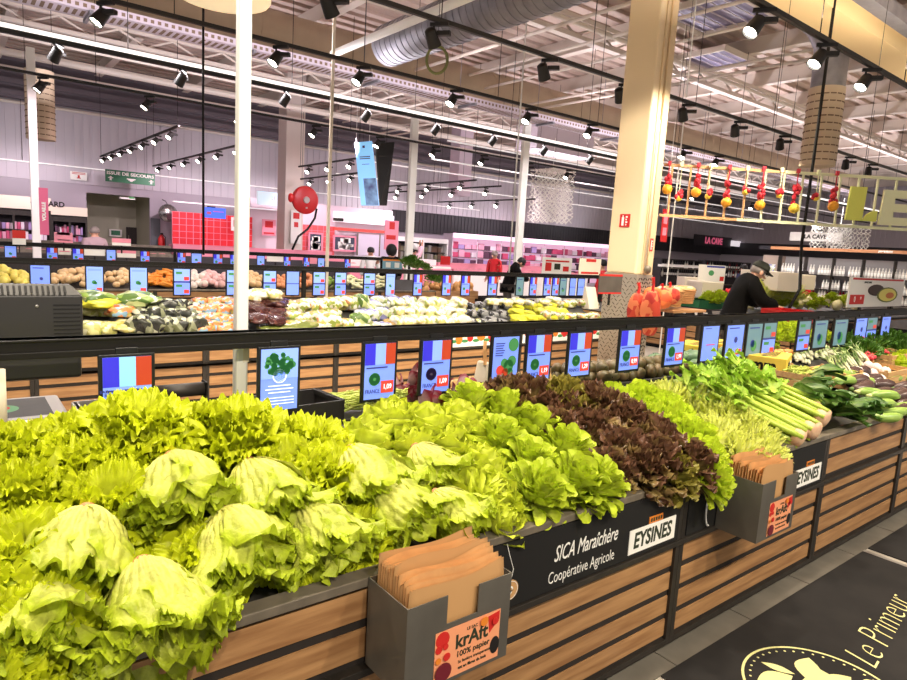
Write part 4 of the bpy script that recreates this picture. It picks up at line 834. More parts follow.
heap3('potato','pale yellow potato in the third row above the scale monitor','potato','potatoes of the third row',lemonm,0,28,26,'ball',1); heap3('onion','tan onion heaped beside the orange carrots of the third row','onion','onions of the third row',onion,52,148,80,'ball',2); heap3('carrot','orange carrot in the loose heap of the third row','carrot','carrots of the third row',carrot,148,174,48,'long',3); heap3('garlic_bulb','white garlic bulb between carrots and pink turnips in the third row','garlic','garlic bulbs of the third row',garlic,190,206,24,'ball',4); heap3('pink_turnip','pinkish turnip in the third row beside the white pole','turnip','turnips of the third row',pinkrad,204,232,32,'ball',5)
heap3('yellow_onion','golden onion in the third row, behind the dark beet packs','onion','golden onions of the third row',onion,244,262,24,'ball',6); heap3('sweet_potato','orange sweet potato in the third row','sweet potato','sweet potatoes of the third row',mat('sweet_potato_skin',(226,150,100),.6),276,318,36,'ball',7); heap3('green_pepper','green pepper in the third row','pepper','green peppers of the third row',rgreen,322,336,16,'ball',8); heap3('white_leek','pale leek lying beside the green peppers of the third row','leek','leeks of the third row',mat('pale_leek',(232,230,180),.5),336,386,50,'long',9)
def heapY(pr, lb, cat, grp, px0, px1, py0, py1, Y, n, seed):
    rr = random.Random(seed)
    for i in range(n):
        o = pr if i == 0 else dup(pr); P = at(rr.uniform(px0,px1), rr.uniform(py0,py1), Y=Y+rr.uniform(-.2,.2)); o.location = P; o.rotation_euler = (rr.uniform(0,6),rr.uniform(0,6),rr.uniform(0,6)); tag(o, lb, cat, grp)
# small dark divider boards and crates behind the second rail at the right
def back_bin(px0, px1, pyt, pyb, Y, lb, m):
    a, c = at(px0,pyt,Y=Y), at(px1,pyb,Y=Y); t = thing('produce_bin', lb, 'bin', (a.x,Y,0)); w = c.x-a.x; h = a.z
    MB().box((0,0,.06),(w,.02,h)).build('front_board', m, t); MB().box((0,.5,.06),(w,.52,h)).build('rear_board', m, t); b = MB(); b.box((0,.02,.06),(.02,.5,h)); b.box((w-.02,.02,.06),(w,.5,h)); b.build('end_boards', m, t); MB().box((.02,.02,h-.2),(w-.02,.5,h-.18)).build('tray', M['tray'], t); b = MB(); b.box((.02,.02,0),(w-.02,.5,.06)); b.build('plinth', M['black'], t)
    return t, w, h
for px0,px1,lb in ((418,440,'wood-fronted bin of ginger behind the second rail'),(440,478,'wood-fronted bin of tan roots behind the second rail')):
    t, w, h = back_bin(px0,px1,291,297,10.5,lb,M['wood'])
gin = ball('ginger_root', .06, mat('ginger_skin', (214,160,100), .7), None, (1.4,1,.8), .1, 3)
heapY(gin, 'tan ginger root piled in a wooden bin behind the second rail', 'ginger', 'ginger roots behind the second rail', 425,476,284,291,10.75,40,3)
MB_ = back_bin(484,534,300,306,10.2,'long black bin edge behind the second rail, right of centre',M['black'])
for i,(px,py,s) in enumerate(((406,265,1.0),(412,264,1.1),(418,268,1.0),(425,270,.9),(432,281,1.0),(440,282,1.0))):
    o = dup(hp[i % 3]); o.location = at(px,py,Y=9.6); o.scale = (s,)*3; tag(o, ['bushy leek greens on the second rail beside the green picture card, highest','bushy greens right of the highest tuft','middle tuft of leek greens right of the green card','last tuft of greens on the right of the green card','leafy green tuft under the second rail, left one','leafy green tuft under the second rail, right one'][i], 'greens'); o.name = 'leek_greens'
# ---------------------------------------------------------------- sign cards standing on the rails
def card(px0, px1, pyt, pyb, Y, lb, face, marks, stand=True, red=None):
    a, c = at(px0,pyt,Y=Y), at(px1,pyb,Y=Y); w, h = c.x-a.x, a.z-c.z
    t = thing('sign_card', lb, 'sign', (a.x,Y,c.z)); b = MB(); b.box((0,0,0),(w,.012,h)); b.build('board', M[face], t)
    b = MB()
    for (u0,v0,u1,v1,mi) in marks: b.quad(u0*w,v0*h,u1*w,v1*h,-.0003,mi,.0012)
    if marks: b.build('print', [M['redink'],M['whiteink'],M['s_green'],M['ink'],M['pink'],M['orange']], t)
    if stand: MB().box((w*.46,.002,-.12),(w*.54,.01,0)).build('stem', M['black'], t)
    return t, w, h
RT = [(0,.6,1,1,0),(.15,.25,.85,.32,0),(.15,.4,.7,.46,0)]
card(12,26,230,245,11.2,'red-topped price card at the far left beneath the white pole','whiteink',[(0,.45,1,1,0)])
card(54,73,232,243,11.2,'red and white price card right of the poultry banner','whiteink',[(0,.0,1,1,4),(.15,.75,.85,1,0),(.15,.2,.85,.3,1)])
card(112,131,238,246,11.2,'pink and white price card below the dark panel','whiteink',[(0,.4,1,1,4)])
card(58,71,248,255,11.32,'white notice between the tiny screens, left one','whiteink',[(.1,.45,.9,.6,4)]); card(84,105,248,256,11.32,'wide white notice between the tiny screens','whiteink',[])
card(117,136,250,258,11.32,'pink-edged notice between the tiny screens','whiteink',[(.0,.6,1,1,4)]); card(267,284,256,262,11.32,'white notice right of the white pole','whiteink',[]); card(303,317,258,264,11.32,'reddish notice left of the tiny screens, centre','pink',[])
card(383,402,259,270,10.0,'green picture card with an orange top above the second rail','s_teal',[(0,.84,1,1,5),(.15,.2,.4,.7,1),(.6,.2,.85,.7,1)])
card(580,600,258,276,6.9,'tan and red round-badge sign at the right end of the second rail','cream',[(.3,.8,.75,.97,0),(.1,.1,.9,.22,0)]); card(543,571,257,275,9.0,'white promotional board with red print, right of the dark-clad shopper','whiteink',[(.1,.75,.9,.85,0),(.1,.2,.3,.7,0),(.4,.3,.6,.65,3),(.7,.2,.9,.5,0)])
card(600,621,274,294,4.36,'dark grey slate with red edges fixed beside the column base','boxgrey',[(0,.9,1,1,0),(0,0,1,.08,0)])
card(441,450,256,265,12.5,'small red card standing behind the centre of the second rail','red',[],False)
# ---------------------------------------------------------------- column
cx, cy = 6.117, 4.482
t = thing('column', 'big cream square column with red extinguisher sign', 'column', (cx,cy,0)); t['kind'] = 'structure'
b = MB(); b.box((0,0,1.5),(.27,.42,6.6)); b.build('shaft', M['col'], t, bevel=.02)
b = MB(); b.box((.09,-.02,1.5),(.14,0,6.6)); b.box((.17,-.03,1.5),(.27,0,6.6)); b.build('edge_trim', M['col2'], t, bevel=.006)
b = MB(); b.box((-.008,-.035,0),(.28,.43,1.5))
base = b.build('checker_base', mat('base_metal', (186,176,160), .35, .6), t, bevel=.004)
b = MB()
for i in range(34):
    for j in range(8):
        z = .03+i*.043; y = -.04+j*.06+(.03 if i % 2 else 0)
        if y > .42: continue
        for sgn in ((1,) if (i+j) % 2 else (-1,)): b.bar((-.0095,y-.014,z-.012*sgn),(-.0095,y+.014,z+.012*sgn), .003, .012, 0, (1,0,0))
    for j in range(6):
        x = .012+j*.043+(.02 if i % 2 else 0); s = 1 if (i+j) % 2 else -1; b.bar((x-.012,-.0365,.03+i*.043-.012*s),(x+.012,-.0365,.03+i*.043+.012*s), .012, .003, 0, (0,1,0))
b.build('tread_pattern', M['graphite'], base)
b = MB(); b.tube([(.115,-.035,1.5),(.115,-.035,2.4),(.12,-.03,3.2)], .012, 6); b.build('conduit', M['cream'], t, smooth=True)
b = MB(); b.ell((.12,-.07,1.56),(.05,.04,.05)); tag(b.build('coupling', M['steel'], None, smooth=True, loc=(cx,cy,0)), 'small grey hose coupling at the top of the column base', 'coupling')
def ext_sign(name, lb, P, w, h, rz):
    t = thing(name, lb, 'sign', P, rz); MB().box((-w/2,-.004,0),(w/2,0,h)).build('plate', M['red'], t)
    b = MB(); b.quad(-w*.3,h*.1,-w*.08,h*.75,-.0044,0); b.quad(-w*.24,h*.75,-w*.14,h*.9,-.0044,0)
    for k in range(4): b.quad(w*.08,h*(.12+.2*k),w*(.2+.07*(k%2)),h*(.24+.2*k),-.0044,0)
    b.build('pictogram', M['whiteink'], t)
P = at(624.5,227,X=cx-.001); ext_sign('extinguisher_sign', 'red fire extinguisher sign on the wide face of the column', (cx-.0045,P.y,P.z), .14,.145,-PI/2)
P = at(651,251,Y=cy-.035); ext_sign('extinguisher_sign', 'narrow red sign on the thin side of the column', (P.x,cy-.032,P.z), .055,.14,0)
P = at(663,242,D=10); t = thing('hanging_banner','red hanging banner with white boxes just right of the column','banner',P); MB().box((-.08,-.006,0),(.08,.006,.5)).build('panel', M['red'], t); b = MB(); b.box((-.05,-.008,.1),(.05,-.006,.22)); b.box((-.05,-.008,.28),(.05,-.006,.44)); b.build('print', M['pink'], t); b = MB(); b.tube([(0,0,.5),(0,0,3.2)],.004,5); b.build('wire', M['white'], t)
# hanging net bags around the column, baskets and crates on the island beyond
netred = mat('red_net', (200,66,44), .7, var=((222,124,80),(176,40,32)), scale=16, kind='voronoi', bump=.4); squashm = mat('net_orange', (236,120,60), .6, var=((226,90,50),), scale=12, kind='voronoi', bump=.4)
def netbag(P, r, h, m, lb, seed):
    t = thing('net_bag', lb, 'net bag', P); b = bag_mesh(seed, r*2, r*1.7, h, .08); b.build('net', m, t, smooth=True); MB().tube([(0,0,h*.95),(.01,0,h*1.15),(0,.01,h*1.3)], [.02,.012,.02], 7).build('knot', M['red'], t)
    return t
for i,(px,py,D,r,h,m,lb) in enumerate(((636,318,6.7,.09,.36,netred,'net bag of red onions against the column base, left one'),(649,326,6.6,.10,.46,netred,'big red net bag hanging in front of the column base'),(661,300,7.4,.12,.22,squashm,'orange net bag on top of the heap right of the column'),(669,296,7.6,.12,.2,netred,'red net bag right of the orange one'),(652,296,7.2,.1,.2,squashm,'small orange net bag behind the big red one'))):
    P = at(px,py,D=D); netbag((P.x,P.y,P.z-.1), r, h, m, lb, i)
def stand(px, pyt, D, w, d, lb):
    P = at(px,pyt,D=D); t = thing('display_table', lb, 'table', (P.x,P.y,0)); h = P.z
    MB().box((-w/2,-d/2,h-.03),(w/2,d/2,h)).build('top', M['wood'], t)
    for sx in (-1,1):
        for sy in (-1,1): MB().box((sx*(w/2-.05)-.02,sy*(d/2-.05)-.02,0),(sx*(w/2-.05)+.02,sy*(d/2-.05)+.02,h-.03)).build('leg', M['graphite'], t)
    return P
P = stand(672,308,7.9,.7,.5,'low wooden table of net bags and baskets behind the near rail, right of the column')
def basket(P, r, h, lb):
    t = thing('wicker_basket', lb, 'basket', P); b = MB(); k = 8
    for j in range(k):
        z0, z1 = h*j/k, h*(j+1)/k; rr0 = r*(.82+.18*j/k); b.lathe([(rr0,z0),(rr0+.012,z0+.5*(z1-z0)),(rr0,z1)], 18)
    b.build('weave', M['cardboard'], t, smooth=True); MB().ell((0,0,h),(r,r,h*.25)).build('contents', BM['tan'], t, smooth=True, label='heap of tan goods')
P = at(668,306,D=7.9); basket((P.x,P.y,P.z), .17, .2, 'round wicker basket on the low table right of the column')
P = at(682,303,D=8.1); basket((P.x,P.y,P.z), .15, .18, 'second wicker basket, darker, right of the first')
P = at(698,303,D=11.9)
def gcrate(px, py, D, w, d, h, m, lb): P = at(px,py,D=D); return crate('produce_crate', lb, 'crate', P.x, P.y, P.z, w, d, h, m)
gcrate(700,308,12.2,.9,.5,.17,M['crate_green'],'green plastic crate on the island beyond the column')
for i,(px,py,D,w,h,lb) in enumerate(((704,289,12.6,.85,.3,'white carton pair on the island left of the shopper in black'),(690,283,13.5,.5,.25,'white carton behind the baskets'),(768,280,12.5,1.6,.35,'long white carton in front of the shopper'),(793,281,13.6,1.0,.3,'white carton right of the long one'))):
    P = at(px,py,D=D); t = thing('white_carton', lb, 'box', (P.x,P.y,P.z-h/2), .9); MB().box((-w/2,-.2,0),(w/2,.2,h)).build('body', M['cream'], t, bevel=.01); b = MB(); b.box((-w*.4,-.2012,h*.3),(-w*.1,-.2,h*.7)); b.box((w*.1,-.2012,h*.3),(w*.4,-.2,h*.7)); b.build('print', BM['mixed'], t)
for i,(px,py,D,s) in enumerate(((708,298,12,1.1),(714,301,12,1.1),(719,297,12,1.1),(725,300,12,1.1),(762,289,12.4,1.1),(769,287,12.6,1.1),(776,288,12.6,1.1),(783,288,12.6,1.1),(790,290,12.6,1.1),(765,296,12.2,1.1),(772,295,12.2,1.1),(779,295,12.2,1.1),(786,296,12.2,1.1),(793,297,12.2,1.1))):
    o = dup(_mesh[('frisee' if i > 3 else 'bright', list(k[1] for k in _mesh if k[0] == ('frisee' if i > 3 else 'bright'))[i % 2])]); s *= 1.5 if i > 3 else 1; o.name = 'cabbage_lettuce'; o.location = at(px,py+2,D=D); o.scale = (s,)*3; tag(o, 'pale green lettuce on the far island, %s' % ('left of the man in black, %s across' % ORD[i] if i < 4 else 'before the man in black, %s of the group' % ORD[i-4]), 'lettuce', 'lettuces on the far island')
caul = ball('cauliflower', .13, mat('cauliflower_head', (240,232,200), .8, var=((226,214,160),), scale=22, bump=.5), None, (1,1,.8), .08)
heapY(caul, 'pale cauliflower on the far island beside the avocado sign', 'cauliflower', 'cauliflowers on the far island', 812,845,287,293,13.2,16,2)
lem = ball('yellow_pumpkin', .12, mat('pumpkin_skin', (232,170,90), .5, var=((240,210,120),), scale=6), None, (1,1,.8))
heapY(lem, 'small orange-yellow pumpkin below the cauliflowers', 'pumpkin', 'pumpkins on the far island', 822,848,296,304,12.8,16,4)
mel = ball('pale_melon', .15, mat('melon_skin', (222,226,170), .5), None)
heapY(mel, 'round pale melon on the far island by the man in black', 'melon', 'melons on the far island', 795,812,300,306,12.4,6,6)
dk = ball('dark_squash', .16, mat('dark_squash_skin', (70,56,44), .5), None, (1,1,.9)); heapY(dk, 'dark brown squash beside the pale melons', 'squash', 'dark squashes on the far island', 800,822,290,301,13.0,6,7)
red = ball('red_pepper', .06, M['red'], None, (1,1,1.2)); heapY(red, 'red pepper between the white cartons and the shopper', 'pepper', 'red peppers on the far island', 712,730,289,294,12.8,22,8)
o = dup(red); o.location = at(0,0,D=1); bpy.data.objects.remove(o)
gcrate(786,322,7.2,.5,.35,.14,M['red'],'red crate under the split screens, behind the near rail')
# avocado price sign
a, c = at(851,277,Y=3.35), at(901,306,Y=3.35); w, h = c.x-a.x, a.z-c.z
t = thing('avocado_sign', 'large white avocado price sign at the right, reading AVOCAT', 'sign', (a.x,3.35,c.z)); MB().box((0,0,0),(w,.014,h)).build('board', M['whiteink'], t)
b = MB(); b.quad(.04*w,.92*h,.97*w,.98*h,-.0004,0); b.quad(.03*w,.1*h,.27*w,.42*h,-.0004,0); put_text(b,'AVOCAT AFFINÉ',h*.085,(.3*w,-.002,.84*h),1,bold=.001); put_text(b,'0',h*.26,(.11*w,-.002,.26*h),2,bold=.003); put_text(b,'99',h*.13,(.21*w,-.002,.3*h),2,bold=.001)
b.ell((.46*w,-.004,.58*h),(.15*w,.003,.2*h),3,M=TR(0,0,0)); b.ell((.68*w,-.006,.42*h),(.2*w,.003,.27*h),4); b.ell((.68*w,-.009,.42*h),(.17*w,.003,.23*h),5); b.ell((.72*w,-.012,.4*h),(.08*w,.004,.11*h),6)
b.build('print', [M['redink'],M['black'],M['whiteink'],mat('avocado_photo_skin',(70,50,44),.6),mat('avocado_photo_edge',(110,120,50),.6),mat('avocado_photo_flesh',(236,226,120),.6),mat('avocado_photo_stone',(214,130,70),.6)], t)
b = MB(); b.box((w*.2,.002,-.45),(w*.24,.012,0)); b.box((w*.8,.002,-.45),(w*.84,.012,0)); b.build('supports', M['black'], t)
# white fruit sign behind the shopper
P = at(711,283,D=13); t = thing('fruit_sign','white fruit price sign on a post, left of the shopper in black','sign',(P.x,P.y,P.z),-.67); MB().box((-.28,-.01,0),(.26,.01,.36)).build('board', M['whiteink'], t); b = MB(); b.quad(-.12,.31,.24,.345,-.0105,0); b.disc((-.02,-.0105,.2),.055,1); b.quad(.16,.05,.24,.14,-.0105,2); b.build('print',[M['s_ink'],M['s_green'],M['redink']],t); MB().box((-.02,-.01,-.5),(.02,.01,0)).build('post', M['graphite'], t)

rr = random.Random(21)
for i in range(34):
    px = 752+i*3.1+rr.uniform(-2,2); P = at(px, rr.uniform(299,307), D=rr.uniform(12.3,13.6))
    o = dup(_mesh[('oak', list(k[1] for k in _mesh if k[0] == 'oak')[i % 2])]) if i % 3 else dup(caul); o.name = 'green_cabbage' if i % 3 else 'cauliflower'; o.location = P; o.scale = (1.0,)*3 if i % 3 else (.9,)*3
    tag(o, 'small green cabbage heaped behind the near rail, around the man in black' if i % 3 else 'pale cauliflower heaped behind the near rail, near the man in black', 'cabbage' if i % 3 else 'cauliflower', 'cabbages around the man in black' if i % 3 else 'cauliflowers near the man in black')
# ---------------------------------------------------------------- people
def skin_mesh(name, pts, edges, radii, m, parent, root=0, sub=1):
    me = bpy.data.meshes.new(name); me.from_pydata([tuple(p) for p in pts], edges, []); o = bpy.data.objects.new(name, me); COL.objects.link(o)
    sk = o.modifiers.new('skin', 'SKIN'); sk.use_smooth_shade = True; sk.branch_smoothing = .3
    for i, d in enumerate(me.skin_vertices[0].data): d.radius = radii[i] if hasattr(radii[i], '__len__') else (radii[i],)*2; d.use_root = (i == root)
    ss = o.modifiers.new('sub', 'SUBSURF'); ss.levels = ss.render_levels = sub
    dg = bpy.context.evaluated_depsgraph_get(); nm = bpy.data.meshes.new_from_object(o.evaluated_get(dg)); bpy.data.objects.remove(o)
    nm.materials.clear(); nm.materials.append(m); nm.polygons.foreach_set('use_smooth', [True]*len(nm.polygons))
    q = bpy.data.objects.new(name, nm); COL.objects.link(q); link_child(q, parent); return q
def person(label, loc, rz, lean=0, armR='down', armL='down', top=None, legs=None, hair=None, cap=None, h=1.0, glasses=False, hood=False, headdown=.1, hat=None, group=None):
    t = thing('person', label, 'person', loc, rz); t.scale = (h,)*3
    L = lean; P = dict(pel=(0,0,.97), sp=(.25*L,0,1.17), ch=(.62*L,0,1.38), nk=(.95*L,0,1.50), hd=(1.12*L+.03,0,1.60-headdown*.15), ht=(1.15*L+.03+headdown*.1,0,1.70-headdown*.25))
    R = dict(pel=(.15,.12), sp=(.13,.11), ch=(.15,.11), nk=.055, hd=(.085,.095), ht=(.07,.08))
    E = [('pel','sp'),('sp','ch'),('ch','nk'),('nk','hd'),('hd','ht')]
    for s, n, arm in ((-1,'R',armR),(1,'L',armL)):
        sh = (.60*L, s*.19, 1.41); P['sh'+n] = sh; R['sh'+n] = .065
        if arm == 'down': el, wr, ha = (.58*L-.02,s*.25,1.13), (.5*L+.06,s*.25,.88), (.5*L+.09,s*.25,.80)
        elif arm == 'reach': el, wr, ha = (.62*L+.12,s*.26,1.18), (.62*L+.36,s*.20,1.12), (.62*L+.44,s*.19,1.10)
        elif arm == 'up': el, wr, ha = (.6*L+.12,s*.24,1.55), (.6*L+.2,s*.14,1.80), (.6*L+.22,s*.12,1.88)
        P['el'+n], P['wr'+n], P['ha'+n] = el, wr, ha; R['el'+n] = .046; R['wr'+n] = .03; R['ha'+n] = (.042,.02)
        E += [('ch','sh'+n),('sh'+n,'el'+n),('el'+n,'wr'+n),('wr'+n,'ha'+n)]
        d = (Vector(ha)-Vector(wr)).normalized(); sd = Vector((0,1,0)) if abs(d.y) < .8 else Vector((1,0,0)); dn = d.cross(sd)
        for k, ln in enumerate((.05,.075,.085,.078,.06)):
            a = Vector(ha)+sd*(.018*(k-2))+(d*(-.02) if k == 0 else d*.02); m_ = a+d*ln*.55+(sd*-.02 if k == 0 else Vector()); e = m_+d*ln*.4+dn*.02
            for nm, p, r in (('a',a,.012),('m',m_,.009),('e',e,.007)): P[f'f{k}{nm}{n}'] = tuple(p); R[f'f{k}{nm}{n}'] = r
            E += [('ha'+n,f'f{k}a{n}'),(f'f{k}a{n}',f'f{k}m{n}'),(f'f{k}m{n}',f'f{k}e{n}')]
        P['hp'+n], P['kn'+n], P['an'+n], P['to'+n] = (0,s*.09,.9), (.03,s*.1,.49), (-.02,s*.1,.08), (.13,s*.11,.035)
        R['hp'+n] = .092; R['kn'+n] = .062; R['an'+n] = .042; R['to'+n] = (.04,.03); E += [('pel','hp'+n),('hp'+n,'kn'+n),('kn'+n,'an'+n),('an'+n,'to'+n)]
    ks = list(P); skin_mesh('body', [P[k] for k in ks], [(ks.index(a),ks.index(b)) for a,b in E], [R[k] for k in ks], M['skin'], t, ks.index('pel'))
    P['hem'] = (-.01,0,.84); R['hem'] = (.165,.13); ks = ks+['hem']; E.append(('pel','hem'))
    def cloth(name, keys, g, m, cut=None):
        kk = [k for k in ks if k in keys]; ee = [(kk.index(a),kk.index(b)) for a,b in E if a in keys and b in keys]
        rad = [tuple(v+g for v in (R[k] if hasattr(R[k],'__len__') else (R[k],)*2)) for k in kk]; pp = [list(P[k]) for k in kk]
        skin_mesh(name, pp, ee, rad, m, t, kk.index('pel') if 'pel' in kk else 0)
    keep = ('hem','pel','sp','ch','nk','shR','shL','elR','elL','wrR','wrL')
    cloth('jacket' if top == M['jacket'] else 'top', keep, .05 if top == M['jacket'] else .028, top); cloth('trousers', ('pel','hpR','hpL','knR','knL','anR','anL'), .03, legs or M['trousers'])
    b = MB()
    for s in (-1,1): b.ell((.05,s*.11,.04),(.14,.052,.045))
    b.build('shoes', M['black'], t, smooth=True)
    hx, hz = P['hd'][0], P['hd'][2]; T = TR(hx+.01,0,hz+.03) @ RY(headdown*.9)
    f = MB(); f.prism([(.08,-.02),(.125,-.045),(.085,-.055)], .03, 0, T @ TR(0,-.015,0)); f.build('nose', M['skin'], t)
    e = MB()
    for s in (-1,1): e.ell((.088,s*.035,.005),(.012,.014,.009),M=T)
    e.box((.088,-.028,-.083),(.098,.028,-.074),0,T); e.build('eyes_and_mouth', M['hair'], t)
    e = MB()
    for s in (-1,1): e.ell((-.01,s*.098,-.02),(.025,.012,.035),M=T)
    e.build('ears', M['skin'], t, smooth=True)
    if hair: MB().lathe([(.09,-.04),(.101,.0),(.1,.04),(.001,.06)] if cap else [(.104,-.03),(.112,.03),(.098,.085),(.06,.12),(.001,.132)], 16, 0, T @ TR(-.022,0,0)).build('hair', hair, t, smooth=True)
    if hood: MB().ell((-.02,0,.03),(.16,.14,.17),M=T).build('hood', M['hair'], t, smooth=True)
    if cap:
        b = MB(); b.lathe([(.112,.035),(.116,.06),(.108,.10),(.07,.135),(.001,.148)], 18, 0, T @ TR(-.008,0,0)); b.build('cap', cap, t, smooth=True)
        b = MB(); b.add([(.06+.13*math.sin(a)*(1 if k else .2), .105*math.cos(a), .045-.02*k-dz) for dz in (0,.006) for k in (0,1) for a in np.linspace(0,PI,12)], [(i,i+1,i+13,i+12) for i in range(11)]+[(24+i,36+i,37+i,25+i) for i in range(11)]+[(12+i,13+i,37+i,36+i) for i in range(11)], M=T); b.build('cap_visor', cap, t)
    if hat: MB().lathe([(.108,.05),(.112,.13),(.14,.19),(.10,.23),(.001,.235)], 16, 0, T @ TR(-.01,0,0)).build('hat', hat, t, smooth=True)
    if glasses:
        b = MB()
        for s in (-1,1): b.tube([(.108,s*.036+.024*math.cos(a),.005+.018*math.sin(a)) for a in np.linspace(0,2*PI,12)], .003, 5); b.tube([(.108,s*.06,.008),(0,s*.1,.008)], .003, 5)
        b.v = [tuple(T @ Vector(v)) for v in b.v]; b.build('glasses', M['black'], t)
    return t
def floor_at(px, D, py=262): p = at(px, py, D=D); return (p.x, p.y, 0)
FAC = -math.atan2(.622,.783)
person('man in a black jacket and dark cap reaching over the produce', floor_at(733,8.9,300), FAC, lean=.24, armR='reach', armL='reach', top=M['jacket'], cap=M['cap'], hair=M['greyhair'], glasses=True, headdown=.45, h=1.02)
person('grey-haired person in a pinkish grey shirt seen from behind, at the left', floor_at(95,14.6,235), PI/2+.2, top=M['pinkshirt'], hair=M['greyhair'], h=.97, headdown=.2)
person('butcher in white hat and pale coat reaching up behind the meat counter', floor_at(414,17.5,240), FAC+.4, armR='up', armL='up', top=M['coat'], legs=M['white'], hat=M['white'], hair=M['hair'], h=.93, headdown=0)
person('person in a red top in front of the refrigerated meat wall', floor_at(495,20,255), PI+.2, top=M['redtop'], hair=M['greyhair'], h=.95)
person('dark-clad shopper bending over the long meat chest', floor_at(509,15.0,262), FAC, lean=.25, armR='reach', armL='reach', top=M['jacket'], hair=M['hair'], h=.93, headdown=.7)
person('dark-haired person with a white collar behind the meat counter', floor_at(371,17.2,245), -PI/2-.4, top=M['white'], hair=M['hair'], h=.9)
person('person in a dark hood beside the pink banner', floor_at(392,15.5,250), PI/2, top=M['jacket'], hood=True, h=.93)
person('person in a red top just left of the big column', floor_at(604,13.5,255), PI/2+.5, top=M['redtop'], hair=M['hair'], h=.93)
person('person in navy standing behind the man with the cap', floor_at(745,18.6,262), PI/2, top=M['navy'], hair=M['hair'], h=.97)
person('person in red walking by the bottle shelves at the right', floor_at(806,17.2,270), FAC+PI, top=M['redtop'], hair=M['hair'], h=.93)
# ---------------------------------------------------------------- back of the shop
YB = 24.0
b = MB(); b.box((-14,YB,3.0),(60,YB+.1,6.9))
for i in range(290): b.box((-14+i*.255,YB-.025,3.0),(-14+i*.255+.17,YB,6.9))
ST(b.build('wall_back', M['clad']))
b = MB(); b.box((-14,YB-.3,5.3),(60,YB-.03,6.7)); [b.box((-14,YB-.42,5.35+k*.33),(60,YB-.3,5.5+k*.33)) for k in range(4)]; ST(b.build('trim_6', mat('dark_upper_wall',(112,102,110),.7)))
x87, x150 = at(87,220,Y=YB).x, at(150,220,Y=YB).x
lowm = mat('lower_wall_lavender', (176,166,176), .6); corr = mat('corridor_wall', (186,184,162), .7)
b = MB(); b.box((-14,YB+.02,0),(x87,YB+.12,3.0)); b.box((x150,YB+.02,0),(60,YB+.12,3.0)); b.box((x87,YB+.02,2.75),(x150,YB+.12,3.0)); ST(b.build('wall_1', lowm))
b = MB(); b.box((x87-.3,27,0),(x150+.3,27.1,3.2)); b.box((x87-.3,24.1,0),(x87-.2,27,3.2)); b.box((x150+.2,24.1,0),(x150+.3,27,3.2)); b.box((x87-.3,24.1,3.1),(x150+.3,27,3.2)); ST(b.build('wall_corridor', corr))
xb = at(391,220,Y=YB).x
b = MB(); b.box((xb,YB-.08,2.25),(60,YB-.02,3.15))
for i in range(220): b.box((xb+.02+i*.2,YB-.1,2.25),(xb+.02+i*.2+.13,YB-.08,3.15))
ST(b.build('trim_2', M['darkband']))
b = MB(); b.box((42,-6,0),(42.1,24,6.9));
for i in range(118): b.box((41.97,-6+i*.255,3.0),(42,-6+i*.255+.17,6.9))
ST(b.build('wall_right', M['clad']))
b = MB(); b.box((41.9,-6,2.3),(41.95,24,3.1)); ST(b.build('trim_3', M['darkband']))
def rect(name, lb, cat, px0, px1, pyt, pyb, Y, m, th=.05, parts=(), kind=None, group=None):
    a, c = at(px0,pyt,Y=Y), at(px1,pyb,Y=Y); w, h = c.x-a.x, a.z-c.z
    o = MB().box((0,-th,0),(w,0,h)).build(name, m, None, loc=(a.x,Y,c.z)); tag(o, lb, cat, group, kind)
    for nm, mm, qs in parts:
        b = MB()
        for q in qs:
            if isinstance(q[0], str): put_text(b, q[0], q[3]*h, (q[1]*w,-th-.002,q[2]*h), **(q[4] if len(q) > 4 else {}))
            else: b.quad(q[0]*w,q[1]*h,q[2]*w,q[3]*h,-th,0,.004)
        b.build(nm, mm, o)
    return o
# exit signs
b = MB()
rect('exit_sign','green emergency exit sign reading ISSUE DE SECOURS','sign',105,154.5,169,186,22.6,M['green'],.06,[('lettering',M['whiteink'],[('ISSUE DE SECOURS',.5,.72,.36,dict(sx=1.22,bold=.004)),(.08,.12,.12,.45),(.05,.3,.15,.36),(.9,.12,.94,.45),(.87,.3,.97,.36)]),('arrow',M['whiteink'],[(.42,.32,.6,.4),(.45,.24,.57,.33),(.48,.16,.54,.25)])])
rect('wall_notice','white wall notice with a red arrow, left of the green exit sign','notice',70,87,171,181,23.9,M['whiteink'],.03,[('print',M['redink'],[(.1,.85,.9,.92),(.1,.7,.9,.76),(.44,.2,.56,.6),(.38,.2,.62,.3)])])
rect('emergency_lamp','small white emergency lamp under the exit sign','lamp',119,134,260-63,203-3,22.4,M['white'],.15,[('green_pictogram',M['s_green'],[(.6,.5,.95,1.6)])])
rect('exit_notice','green exit pictogram on the corridor wall','sign',109,122,229,237,26.9,M['whiteink'],.03,[('pictogram',M['green'],[(.15,.2,.85,.85)])])
o = rect('door_1',None,None,126,143,227,248,26.95,M['graphite'],.05,[('door_handle',M['steel'],[(.1,.4,.16,.6)])],'structure')
o = rect('door_2',None,None,150.5,160,218,256,23.98,mat('door_grey',(96,100,104),.5),.06,[('door_handle',M['steel'],[(.75,.45,.85,.52)])],'structure')
P = at(168,213,Y=23.2); t = thing('convex_mirror','round convex mirror left of the red tiles','mirror',(P.x,P.y,P.z)); MB().lathe([(.30,0),(.29,.05),(.2,.11),(.1,.14),(.001,.15)],20,0,RX(PI/2)).build('mirror_dome', mat('mirror_grey',(170,166,166),.15,.8), t, smooth=True); MB().tube([(0,0,.25),(0,.3,.4),(0,.7,.45)],.015,6).build('arm', M['graphite'], t)
